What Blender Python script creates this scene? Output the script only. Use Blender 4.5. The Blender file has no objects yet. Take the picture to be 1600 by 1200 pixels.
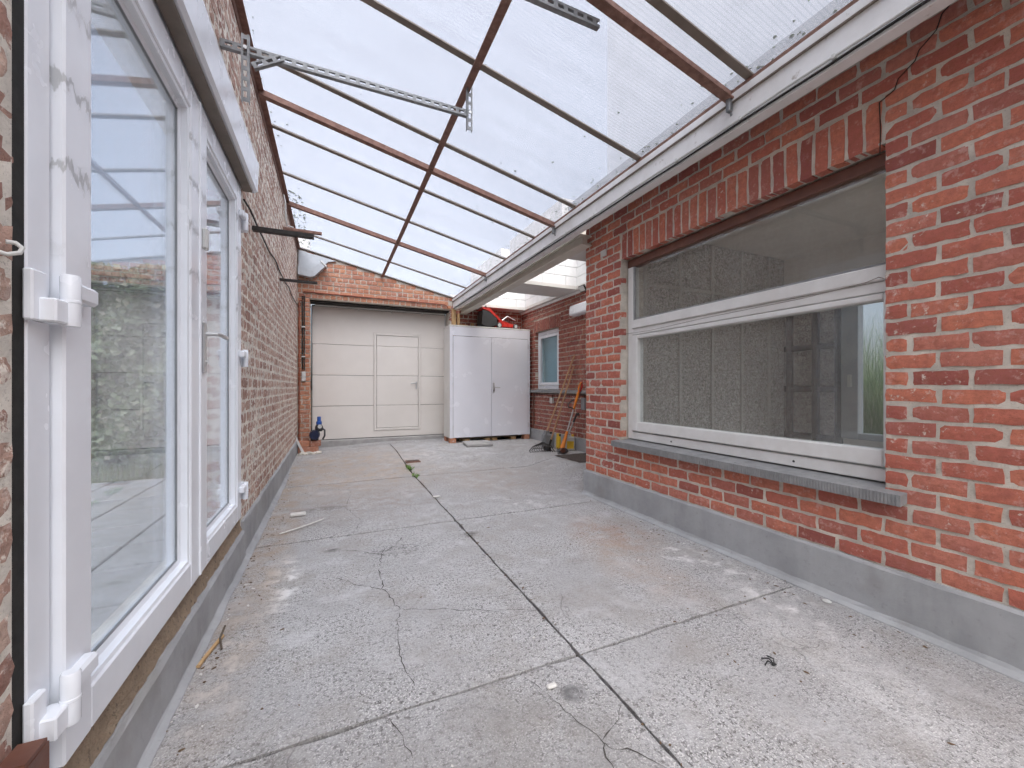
import bpy, bmesh, math, random
from mathutils import Vector, Matrix
R = math.radians
random.seed(7)
S = 1.1                     # everything below is laid out with the lens 1 m above the floor; real size is a tenth larger
scn = bpy.context.scene
col = scn.collection

# ------------------------------------------------------------------ camera
cam_d = bpy.data.cameras.new('camera')
cam_d.sensor_width = 36.0
cam_d.lens = 36.0 * 629.1 / 1600.0
cam_d.shift_y = 4.93 / 1600.0
cam_d.clip_start = 0.02
cam_d.clip_end = 600
cam = bpy.data.objects.new('camera', cam_d)
cam.location = (0, 0, 1)
cam.rotation_euler = (R(90), 0, R(-24.0))
col.objects.link(cam)
scn.camera = cam

# ------------------------------------------------------------------ sky, sun, exposure (bright overcast)
SUN_EL, SUN_AZ = 60.0, 178.0        # azimuth clockwise from +Y
w = bpy.data.worlds.new('World'); scn.world = w; w.use_nodes = True
nt = w.node_tree; nt.nodes.clear()
sky = nt.nodes.new('ShaderNodeTexSky'); sky.sky_type = 'NISHITA'; sky.sun_disc = False
sky.sun_elevation = R(SUN_EL); sky.sun_rotation = R(SUN_AZ)
sky.air_density = 1.0; sky.dust_density = 4.0; sky.ozone_density = 1.0
hs = nt.nodes.new('ShaderNodeHueSaturation'); hs.inputs['Saturation'].default_value = 0.42
bg = nt.nodes.new('ShaderNodeBackground'); bg.inputs['Strength'].default_value = 0.05
wo = nt.nodes.new('ShaderNodeOutputWorld')
nt.links.new(sky.outputs[0], hs.inputs['Color']); nt.links.new(hs.outputs[0], bg.inputs['Color']); nt.links.new(bg.outputs[0], wo.inputs[0])
sun_d = bpy.data.lights.new('sun', 'SUN'); sun_d.energy = 1.5; sun_d.angle = R(85); sun_d.color = (1.0, 0.975, 0.96)
sun = bpy.data.objects.new('sun', sun_d); col.objects.link(sun)
sdir = Vector((math.sin(R(SUN_AZ)) * math.cos(R(SUN_EL)), math.cos(R(SUN_AZ)) * math.cos(R(SUN_EL)), math.sin(R(SUN_EL))))
sun.rotation_euler = sdir.to_track_quat('Z', 'Y').to_euler()
sun.location = (0, 0, 12)
vs = scn.view_settings
vs.view_transform = 'Standard'; vs.look = 'None'; vs.gamma = 1.0; vs.use_curve_mapping = False
vs.exposure = 1.98
cy = scn.cycles
cy.max_bounces = 8; cy.diffuse_bounces = 5; cy.glossy_bounces = 4; cy.transmission_bounces = 5; cy.transparent_max_bounces = 20
cy.use_adaptive_sampling = True; cy.adaptive_threshold = .04
cy.use_denoising = True
cy.sample_clamp_indirect = 12
cy.caustics_reflective = False; cy.caustics_refractive = False

# ------------------------------------------------------------------ node helpers
class NT:
    def __init__(s, name):
        s.m = bpy.data.materials.new(name); s.m.use_nodes = True
        s.t = s.m.node_tree; s.t.nodes.clear()
        s.out = s.n('ShaderNodeOutputMaterial')
        s.geo = None
    def n(s, typ, **kw):
        x = s.t.nodes.new(typ)
        for k, v in kw.items(): setattr(x, k, v)
        return x
    def l(s, a, b): s.t.links.new(a, b)
    def put(s, sock, v):
        if isinstance(v, bpy.types.NodeSocket): s.l(v, sock)
        elif v is not None:
            if isinstance(v, (tuple, list)) and len(v) == 3 and sock.type == 'RGBA': v = (*v, 1)
            sock.default_value = v
    def pos(s):
        if not s.geo: s.geo = s.n('ShaderNodeNewGeometry')
        return s.geo.outputs['Position']
    def mp(s, scale=(1, 1, 1), rot=(0, 0, 0), loc=(0, 0, 0), vec=None):
        x = s.n('ShaderNodeMapping'); s.l(vec or s.pos(), x.inputs['Vector'])
        x.inputs['Scale'].default_value = scale; x.inputs['Rotation'].default_value = rot; x.inputs['Location'].default_value = loc
        return x.outputs[0]
    def noise(s, scale, detail=4, rough=.55, vec=None, dist=0):
        x = s.n('ShaderNodeTexNoise'); s.l(vec or s.pos(), x.inputs['Vector'])
        x.inputs['Scale'].default_value = scale; x.inputs['Detail'].default_value = detail
        x.inputs['Roughness'].default_value = rough; x.inputs['Distortion'].default_value = dist
        return x.outputs['Fac']
    def voro(s, scale, feature='F1', vec=None, out='Distance'):
        x = s.n('ShaderNodeTexVoronoi'); x.feature = feature; s.l(vec or s.pos(), x.inputs['Vector'])
        x.inputs['Scale'].default_value = scale
        return x.outputs[out]
    def ramp(s, fac, stops, interp='LINEAR'):
        x = s.n('ShaderNodeValToRGB'); x.color_ramp.interpolation = interp
        e = x.color_ramp.elements
        while len(e) < len(stops): e.new(.5)
        for el, (p, c) in zip(e, stops):
            el.position = p
            el.color = (c, c, c, 1) if isinstance(c, (int, float)) else (*c, 1)
        s.l(fac, x.inputs[0]); return x.outputs[0]
    def math(s, op, a, b=None, clamp=False):
        x = s.n('ShaderNodeMath', operation=op, use_clamp=clamp); s.put(x.inputs[0], a)
        if b is not None: s.put(x.inputs[1], b)
        return x.outputs[0]
    def mix(s, fac, a, b, typ='MIX'):
        x = s.n('ShaderNodeMix', data_type='RGBA', blend_type=typ)
        s.put(x.inputs[0], fac); s.put(x.inputs[6], a); s.put(x.inputs[7], b)
        return x.outputs[2]
    def bump(s, h, strength=.4, dist=.01, nrm=None):
        x = s.n('ShaderNodeBump'); x.inputs['Strength'].default_value = strength; x.inputs['Distance'].default_value = dist
        s.l(h, x.inputs['Height'])
        if nrm: s.l(nrm, x.inputs['Normal'])
        return x.outputs[0]
    def bsdf(s, color, rough=.7, metal=0, normal=None, spec=.5, coat=0):
        b = s.n('ShaderNodeBsdfPrincipled')
        s.put(b.inputs['Base Color'], color); s.put(b.inputs['Roughness'], rough); s.put(b.inputs['Metallic'], metal)
        b.inputs['Specular IOR Level'].default_value = spec
        b.inputs['Coat Weight'].default_value = coat
        if normal: s.l(normal, b.inputs['Normal'])
        return b
    def fresnel(s, ior):
        s.pos(); fr = s.n('ShaderNodeFresnel')
        x = s.math('ADD', s.math('MULTIPLY', s.geo.outputs['Backfacing'], 1 / ior - ior), ior)   # same reflectance from both sides
        s.l(x, fr.inputs['IOR']); return fr.outputs[0]
    def done(s, shader):
        s.l(shader, s.out.inputs['Surface']); return s.m
MATS = {}
def plain(name, c1, c2=None, scale=12, rough=.6, metal=0, bump=.15, bscale=None, dirt=None, spec=.5, bdist=.004, coat=0):
    """paint, plastic, metal: base colour with fine variation, optional dirt spots, bump"""
    t = NT(name)
    c2 = c2 or tuple(x * .82 for x in c1)
    n1 = t.noise(scale, 5, .6)
    c = t.mix(t.ramp(n1, [(.35, 0), (.65, 1)]), c1, c2)
    if dirt:
        dn = t.noise(scale * 2.7, 6, .7)
        c = t.mix(t.ramp(dn, [(dirt[1], 0), (min(1, dirt[1] + .12), 1)]), c, dirt[0])
    r = t.ramp(t.noise(scale * 1.7, 3), [(.3, max(0, rough - .08)), (.7, min(1, rough + .08))])
    nb = t.bump(t.noise(bscale or scale * 6, 5, .6), bump, bdist)
    MATS[name] = t.done(t.bsdf(c, r, metal, nb, spec, coat).outputs[0])
    return MATS[name]

def brick_mat(name, stops, mortar, smear=.62, rough=.9, bump=.6):
    t = NT(name)
    oi = t.n('ShaderNodeObjectInfo'); t.pos()
    rnd = t.math('FRACT', t.math('ADD', t.math('MULTIPLY', oi.outputs['Random'], 7.31), t.math('MULTIPLY', t.geo.outputs['Random Per Island'], 5.77)))
    base = t.ramp(rnd, stops)
    n1 = t.noise(38, 3, .65)
    base = t.mix(t.ramp(n1, [(.38, .0), (.70, .6)]), base, tuple(x * .5 for x in stops[len(stops) // 2][1]))
    n2 = t.noise(13, 3)
    base = t.mix(t.ramp(n2, [(.45, 0), (.75, .45)]), base, stops[-1][1])
    pit = t.ramp(t.voro(150), [(.0, 1), (.28, 0)])
    base = t.mix(t.math('MULTIPLY', pit, .55), base, (.06, .025, .02))
    base = t.mix(t.ramp(t.noise(24, 4, .7), [(.56, 0), (.68, .5)]), base, tuple(x * .6 + .28 for x in stops[len(stops) // 2][1]))
    big = t.noise(2.3, 3)
    sm = t.math('ADD', t.noise(30, 4, .72), t.math('MULTIPLY', t.math('SUBTRACT', big, .5), .35))
    base = t.mix(t.ramp(sm, [(smear, 0), (smear + .08, .8)]), base, mortar)
    h = t.math('ADD', t.noise(70, 3, .7), t.math('MULTIPLY', n2, 1.2))
    MATS[name] = t.done(t.bsdf(base, rough, 0, t.bump(h, bump, .006), .25).outputs[0])
    return MATS[name]
def mortar_mat(name, c, bump=.8):
    t = NT(name)
    n1 = t.noise(9, 5, .6)
    cc = t.mix(t.ramp(n1, [(.3, 0), (.7, 1)]), c, tuple(x * .62 for x in c))
    cc = t.mix(t.ramp(t.noise(120, 3, .7), [(.58, 0), (.75, .6)]), cc, (.16, .13, .11))
    h = t.noise(110, 5, .75)
    MATS[name] = t.done(t.bsdf(cc, .95, 0, t.bump(h, bump, .006), .2).outputs[0])
    return MATS[name]

MORT_R = (.71, .645, .56); MORT_L = (.86, .80, .71)
brick_mat('brick_red', [(0, (.27, .085, .075)), (.15, (.40, .12, .095)), (.4, (.52, .165, .115)), (.65, (.61, .215, .135)), (.85, (.52, .20, .15)), (1, (.36, .12, .10))], MORT_R, .645)
brick_mat('brick_orange', [(0, (.36, .155, .11)), (.3, (.52, .225, .135)), (.6, (.59, .28, .16)), (1, (.46, .225, .16))], MORT_R, .60)
brick_mat('brick_brown', [(0, (.30, .165, .13)), (.3, (.42, .26, .205)), (.6, (.50, .34, .27)), (.85, (.58, .42, .34)), (1, (.38, .19, .15))], MORT_L, .545, bump=1.0)
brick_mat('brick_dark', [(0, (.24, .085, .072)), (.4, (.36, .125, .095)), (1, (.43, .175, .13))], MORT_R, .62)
mortar_mat('mortar', MORT_R); mortar_mat('mortar_pale', MORT_L)

def concrete_floor():
    t = NT('concrete_floor')
    p = t.pos()
    a = t.noise(1.1, 5, .6); b = t.noise(7, 6, .62); f = t.noise(58, 4, .8); g = t.noise(150, 2, .6)
    c = t.mix(t.ramp(a, [(.35, 0), (.65, 1)]), (.465, .46, .465), (.38, .375, .378))
    c = t.mix(t.ramp(b, [(.4, 0), (.68, .8)]), c, (.35, .34, .335))
    pm_ = t.ramp(t.noise(1.9, 4, .6), [(.36, .35), (.56, 1)])
    c = t.mix(t.math('MULTIPLY', t.ramp(f, [(.50, 0), (.60, 1)]), pm_), c, (.14, .135, .13))
    c = t.mix(t.math('MULTIPLY', t.ramp(g, [(.53, 0), (.63, .85)]), pm_), c, (.72, .71, .70))
    c = t.mix(t.ramp(t.noise(3.4, 5, .7), [(.55, 0), (.66, .55)]), c, (.57, .57, .58))
    c = t.mix(t.ramp(t.noise(2.6, 5, .7), [(.50, 0), (.64, .5)]), c, (.33, .305, .28))
    NS = {k: t.noise(k, 5, .72) for k in (5, 10, 26)}
    def blob(x, y, rx, ry, colr, amt, ns=6, rot=0, thr=(.35, .75)):
        nonlocal c
        m = t.n('ShaderNodeMapping', vector_type='TEXTURE'); t.l(p, m.inputs['Vector'])
        m.inputs['Location'].default_value = (x * S, y * S, 0); m.inputs['Rotation'].default_value = (0, 0, rot)
        m.inputs['Scale'].default_value = (rx * S, ry * S, 100)
        ln = t.n('ShaderNodeVectorMath', operation='LENGTH'); t.l(m.outputs[0], ln.inputs[0])
        inv = t.math('SUBTRACT', 1, ln.outputs['Value'], True)
        nn = NS[min(NS, key=lambda k: abs(k - ns))]
        mk = t.math('MULTIPLY', t.ramp(nn, [(thr[0], 0), (thr[1], 1)]), t.ramp(inv, [(0, 0), (.6, 1)]))
        c = t.mix(t.math('MULTIPLY', mk, amt, True), c, colr)
    WH = (.74, .73, .72)
    blob(1.72, .95, .22, .75, WH, .6, 9, R(-12))
    blob(1.95, 1.3, .16, .5, WH, 1.2, 14, R(-8), (.5, .7))
    blob(1.9, 1.75, .18, .3, WH, 1.2, 12, 0, (.5, .68))
    blob(-.25, 2.35, .12, .42, WH, 1.5, 10, 0, (.48, .66))
    blob(-.35, 1.7, .10, .6, WH, 1.1, 16, 0, (.52, .68))
    blob(.35, 4.7, .5, .25, WH, .9, 9, R(10), (.5, .7))
    blob(1.5, 3.1, .35, .2, WH, .8, 10, 0, (.5, .7))
    blob(1.75, 2.25, .35, .45, (.36, .24, .17), .9, 5)
    blob(1.55, 1.8, .25, .6, (.42, .33, .27), .8, 4)
    blob(-.36, 3.2, .18, 2.6, (.40, .31, .23), 1.0, 6)
    blob(.2, 5.2, 1.3, 1.7, (.42, .34, .27), 1.2, 5)
    blob(1.6, 4.2, .8, 1.0, (.36, .31, .27), 1.0, 5)
    blob(.3, 3.6, .7, .5, (.34, .30, .27), 1.0, 10, 0, (.45, .7))
    blob(-.1, 3.62, .25, .12, (.15, .14, .125), 1.2, 5, R(8))
    blob(-.22, 1.0, .22, .42, (.17, .155, .14), 1.2, 7, R(10))
    blob(.86, 2.62, .09, .06, (.16, .15, .14), 1.6, 9)
    blob(.45, .95, .5, .4, (.27, .26, .25), 1.0, 5)
    blob(.72, 1.12, .06, .05, (.17, .17, .17), 1.5, 9)
    blob(.0, 2.7, .06, .035, (.12, .12, .11), 1.6, 9)
    blob(.35, 2.55, .26, .12, (.15, .15, .145), 1.1, 30, 0, (.5, .62))
    blob(1.4, 5.6, 1.0, .5, WH, .6, 8, 0, (.5, .7))
    # hairline crazing
    dv = t.n('ShaderNodeVectorMath', operation='ADD')
    nz = t.n('ShaderNodeTexNoise'); t.l(p, nz.inputs['Vector']); nz.inputs['Scale'].default_value = 5
    sc = t.n('ShaderNodeVectorMath', operation='SCALE'); t.l(nz.outputs['Color'], sc.inputs[0]); sc.inputs['Scale'].default_value = .25
    t.l(p, dv.inputs[0]); t.l(sc.outputs[0], dv.inputs[1])
    cr = t.ramp(t.voro(1.7, 'DISTANCE_TO_EDGE', dv.outputs[0]), [(0, 1), (.006, 0)])
    crm = t.math('MULTIPLY', cr, t.ramp(t.noise(1.3, 3), [(.5, 0), (.62, .3)]))
    c = t.mix(crm, c, (.12, .11, .10))
    h = t.math('ADD', t.math('MULTIPLY', f, 1.0), t.math('ADD', t.math('MULTIPLY', b, .8), t.math('MULTIPLY', crm, -1.5)))
    MATS['concrete_floor'] = t.done(t.bsdf(c, .85, 0, t.bump(h, 1.0, .010), .3).outputs[0])
concrete_floor()
def cement_mat():
    t = NT('cement_plinth')
    a = t.noise(3, 6, .65); b = t.noise(26, 5, .7)
    v = t.noise(5, 5, .65, t.mp((1, 1, .22)))
    c = t.mix(t.ramp(a, [(.35, 0), (.65, 1)]), (.39, .395, .405), (.30, .305, .312))
    c = t.mix(t.ramp(v, [(.5, 0), (.7, .6)]), c, (.42, .425, .43))
    c = t.mix(t.ramp(b, [(.58, 0), (.75, .6)]), c, (.22, .215, .205))
    c = t.mix(t.ramp(t.noise(1.7, 4, .7), [(.55, 0), (.7, .6)]), c, (.27, .26, .24))
    MATS['cement_plinth'] = t.done(t.bsdf(c, .85, 0, t.bump(t.math('ADD', a, b), .4, .006), .3).outputs[0])
cement_mat()
plain('joint_dirt', (.035, .03, .026), (.06, .05, .042), 30, .95, bump=.6)
plain('crack_dark', (.05, .045, .04), (.09, .082, .075), 60, .95)
plain('stone_sill', (.23, .232, .235), (.30, .30, .30), 14, .75, bump=.3, dirt=((.14, .14, .14), .6))
plain('white_pvc', (.82, .845, .89), (.77, .795, .84), 5, .22, bump=.03, bscale=8, spec=.55)
plain('white_wood', (.74, .735, .72), (.66, .65, .63), 7, .5, bump=.2, dirt=((.42, .36, .30), .66))
plain('white_fascia', (.80, .80, .80), (.70, .695, .685), 5, .5, bump=.35, dirt=((.34, .30, .26), .62))
plain('cream_beam', (.62, .58, .52), (.55, .51, .45), 4, .6, bump=.2, dirt=((.35, .31, .27), .64))
plain('beige_panel', (.76, .72, .67), (.72, .68, .63), 2.2, .5, bump=.08, dirt=((.64, .60, .55), .66))
plain('cabinet_white', (.83, .84, .89), (.80, .81, .86), 2.0, .22, bump=.03, bscale=5, dirt=((.66, .655, .66), .86), spec=.7, coat=.5)
plain('cabinet_side', (.66, .65, .62), (.60, .59, .56), 3.0, .5, bump=.1, dirt=((.40, .38, .35), .68))
plain('rubber', (.02, .02, .021), (.035, .035, .035), 20, .6)
plain('black_gap', (.012, .011, .010), (.02, .018, .016), 20, .9)
plain('rust_steel', (.17, .085, .062), (.27, .15, .115), 26, .7, .1, bump=.7, bdist=.006, dirt=((.40, .30, .25), .6))
plain('taupe_bar', (.20, .165, .135), (.16, .13, .105), 10, .5, bump=.1)
plain('galvanised', (.25, .255, .26), (.18, .185, .19), 30, .5, .5, bump=.15, dirt=((.18, .17, .16), .6))
plain('steel_bright', (.62, .62, .62), (.54, .54, .54), 20, .35, .6, bump=.03)
plain('zinc_sheet', (.46, .48, .50), (.38, .40, .42), 6, .45, .35, bump=.15)
plain('black_iron', (.016, .015, .014), (.035, .03, .027), 30, .6, .3, bump=.3)
plain('copper_pipe', (.33, .10, .05), (.22, .07, .045), 9, .5, .3)
plain('brown_paint', (.15, .058, .035), (.11, .042, .028), 14, .5)
plain('pine', (.52, .34, .17), (.43, .27, .13), 14, .6)
plain('bamboo', (.50, .30, .16), (.38, .22, .12), 18, .5)
plain('orange_plastic', (.80, .26, .03), (.72, .22, .03), 10, .35, bump=.03)
plain('yellow_plastic', (.75, .50, .04), (.68, .44, .04), 10, .4, bump=.03)
plain('red_plastic', (.55, .035, .025), (.45, .03, .022), 10, .3, bump=.03)
plain('blue_plastic', (.025, .10, .40), (.02, .08, .32), 10, .4, bump=.03)
plain('navy_metal', (.018, .026, .07), (.014, .02, .05), 20, .35, .2)
plain('dark_plastic', (.03, .03, .032), (.045, .045, .045), 16, .45)
plain('grey_plastic', (.24, .25, .26), (.20, .21, .22), 12, .5)
plain('light_plastic', (.60, .60, .58), (.54, .54, .52), 12, .45)
plain('paving', (.34, .34, .335), (.27, .268, .26), 5, .85, bump=.3, dirt=((.17, .17, .15), .6))
plain('soil', (.075, .055, .038), (.11, .085, .06), 12, .95, bump=.8)
plain('grass_blade', (.10, .17, .04), (.15, .21, .07), 3, .6, bump=.05)
plain('weed_leaf', (.10, .20, .035), (.15, .25, .05), 30, .6, bump=.05)
plain('bark', (.13, .10, .075), (.09, .07, .05), 30, .9, bump=.7)
plain('dry_leaf', (.10, .06, .035), (.17, .11, .06), 40, .85)
plain('chip_white', (.70, .68, .65), (.58, .56, .53), 30, .8)
plain('room_wall', (.76, .71, .65), (.70, .65, .59), 3, .85)
plain('room_floor', (.36, .33, .30), (.30, .27, .24), 4, .5)
plain('roof_felt', (.10, .10, .10), (.14, .14, .14), 6, .9, bump=.4)
plain('white_block', (.78, .78, .78), (.70, .70, .70), 6, .8, bump=.25, dirt=((.5, .5, .5), .66))
plain('ceiling_paint', (.66, .64, .61), (.60, .58, .55), 4, .8)
plain('mat_fibre', (.045, .035, .03), (.10, .08, .07), 60, .95, bump=1.0)
plain('mortar_bed', (.36, .27, .185), (.27, .20, .14), 16, .95, bump=1.0, dirt=((.10, .075, .05), .56), bdist=.012)
plain('partition_bar', (.50, .475, .44), (.45, .43, .40), 8, .5)
plain('pale_render', (.50, .51, .53), (.44, .45, .47), 3, .9, bump=.2)
plain('cable_white', (.65, .65, .63), None, 9, .5)
plain('slab_grey', (.40, .39, .375), (.32, .31, .30), 10, .9, bump=.5)
plain('cotoneaster', (.06, .10, .03), (.11, .16, .05), 3, .6)

def leaf_mat(name, stops):
    t = NT(name); oi = t.pos()
    c = t.ramp(t.geo.outputs['Random Per Island'], stops)
    d = t.n('ShaderNodeBsdfDiffuse'); t.l(c, d.inputs[0])
    tr = t.n('ShaderNodeBsdfTranslucent'); t.l(c, tr.inputs[0])
    g = t.n('ShaderNodeBsdfGlossy'); g.inputs['Roughness'].default_value = .4; g.inputs[0].default_value = (.6, .6, .6, 1)
    m = t.n('ShaderNodeMixShader'); m.inputs[0].default_value = .3; t.l(d.outputs[0], m.inputs[1]); t.l(tr.outputs[0], m.inputs[2])
    m2 = t.n('ShaderNodeMixShader'); m2.inputs[0].default_value = .08; t.l(m.outputs[0], m2.inputs[1]); t.l(g.outputs[0], m2.inputs[2])
    MATS[name] = t.done(m2.outputs[0])
leaf_mat('ivy_leaf', [(0, (.03, .055, .02)), (.35, (.09, .14, .05)), (.7, (.20, .25, .12)), (.9, (.34, .38, .24)), (1, (.40, .36, .26))])
leaf_mat('pampas_leaf', [(0, (.14, .26, .09)), (.5, (.28, .40, .18)), (1, (.60, .64, .44))])
leaf_mat('lawn_leaf', [(0, (.08, .14, .03)), (.5, (.14, .20, .05)), (.9, (.22, .26, .09)), (1, (.20, .16, .26))])

def glass_mat(name, tint=(.93, .96, .96), ior=1.5, rough=0.0, dust=0, dcol=(.6, .6, .6)):
    t = NT(name)
    fr = t.fresnel(ior)
    tr = t.n('ShaderNodeBsdfTransparent'); tr.inputs[0].default_value = (*tint, 1)
    g = t.n('ShaderNodeBsdfGlossy'); g.inputs['Roughness'].default_value = rough; g.inputs[0].default_value = (1, 1, 1, 1)
    m = t.n('ShaderNodeMixShader'); t.l(fr, m.inputs[0]); t.l(tr.outputs[0], m.inputs[1]); t.l(g.outputs[0], m.inputs[2])
    sh = m.outputs[0]
    if dust:            # film of dust and dried rain on the pane
        d = t.n('ShaderNodeBsdfDiffuse'); d.inputs[0].default_value = (*dcol, 1)
        k = t.ramp(t.noise(5, 5, .7, t.mp((1, 1, .4))), [(.3, dust * .7), (.7, dust * 1.3)])
        m2 = t.n('ShaderNodeMixShader'); t.l(k, m2.inputs[0]); t.l(sh, m2.inputs[1]); t.l(d.outputs[0], m2.inputs[2]); sh = m2.outputs[0]
    MATS[name] = t.done(sh)
glass_mat('dusty_glass', (.93, .95, .95), 1.5, 0, .07, (.70, .67, .63)); glass_mat('door_glass', (.93, .955, .985), 1.56, 0, .085, (.78, .80, .82))
glass_mat('clear_glass', (.93, .955, .985), 1.56); glass_mat('blue_glass', (.72, .84, .88))
def patterned_glass():
    t = NT('patterned_glass')
    v = t.voro(30, 'F1'); n1 = t.noise(26, 3, .7, dist=2.5)
    c = t.mix(t.ramp(n1, [(.40, 0), (.60, 1)]), (.30, .28, .26), (.72, .69, .65))
    nb = t.bump(t.math('ADD', v, n1), .9, .02)
    MATS['patterned_glass'] = t.done(t.bsdf(c, .15, 0, nb, .8).outputs[0])
patterned_glass()

def sheet_mats():
    t = NT('roof_sheet_top')
    tr = t.n('ShaderNodeBsdfTranslucent'); tp = t.n('ShaderNodeBsdfTransparent')
    tr.inputs[0].default_value = (.66, .69, .78, 1); tp.inputs[0].default_value = (.90, .925, .97, 1)
    m = t.n('ShaderNodeMixShader'); m.inputs[0].default_value = .75; t.l(tr.outputs[0], m.inputs[1]); t.l(tp.outputs[0], m.inputs[2])
    MATS['roof_sheet_top'] = t.done(m.outputs[0])
    t = NT('roof_sheet_under')
    tp = t.n('ShaderNodeBsdfTransparent'); df = t.n('ShaderNodeBsdfTranslucent')
    wv = t.n('ShaderNodeTexWave', bands_direction='Y'); t.l(t.pos(), wv.inputs['Vector']); wv.inputs['Scale'].default_value = 14.0
    cc = t.ramp(wv.outputs['Fac'], [(.0, (.82, .84, .88)), (.35, (.94, .95, .97))])
    st = t.math('ADD', t.math('MULTIPLY', t.noise(2.2, 3, .7, t.mp((.6, 3, 1))), .6), t.math('MULTIPLY', t.noise(.7, 2), .4))
    cc = t.mix(t.ramp(st, [(.40, 0), (.62, .5)]), cc, (.70, .71, .74))
    t.l(cc, tp.inputs[0]); df.inputs[0].default_value = (.85, .85, .87, 1)
    m = t.n('ShaderNodeMixShader'); m.inputs[0].default_value = .12; t.l(tp.outputs[0], m.inputs[1]); t.l(df.outputs[0], m.inputs[2])
    MATS['roof_sheet_under'] = t.done(m.outputs[0])
sheet_mats()
def reflection_bands_mat():
    """door profiles: white plastic with jagged grey reflections painted on their upper half"""
    t = NT('pvc_reflection_bands')
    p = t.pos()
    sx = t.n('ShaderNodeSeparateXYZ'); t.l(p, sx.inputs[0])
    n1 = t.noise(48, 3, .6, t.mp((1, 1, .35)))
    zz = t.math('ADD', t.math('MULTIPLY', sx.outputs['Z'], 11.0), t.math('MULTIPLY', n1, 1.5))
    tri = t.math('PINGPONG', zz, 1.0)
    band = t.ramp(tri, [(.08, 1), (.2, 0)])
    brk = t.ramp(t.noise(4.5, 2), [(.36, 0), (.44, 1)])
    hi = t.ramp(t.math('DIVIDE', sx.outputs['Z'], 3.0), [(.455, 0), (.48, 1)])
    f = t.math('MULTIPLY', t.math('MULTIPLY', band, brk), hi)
    c = t.mix(t.math('MULTIPLY', f, .8), t.mix(t.ramp(t.noise(5, 4), [(.4, 0), (.7, 1)]), (.82, .845, .89), (.78, .80, .845)), (.42, .43, .44))  # grey bands are wavy reflections painted into the base colour
    MATS['pvc_reflection_bands'] = t.done(t.bsdf(c, t.ramp(f, [(0, .22), (1, .5)]), 0, t.bump(t.noise(8, 3), .03, .004), .55).outputs[0])
reflection_bands_mat()

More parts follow.
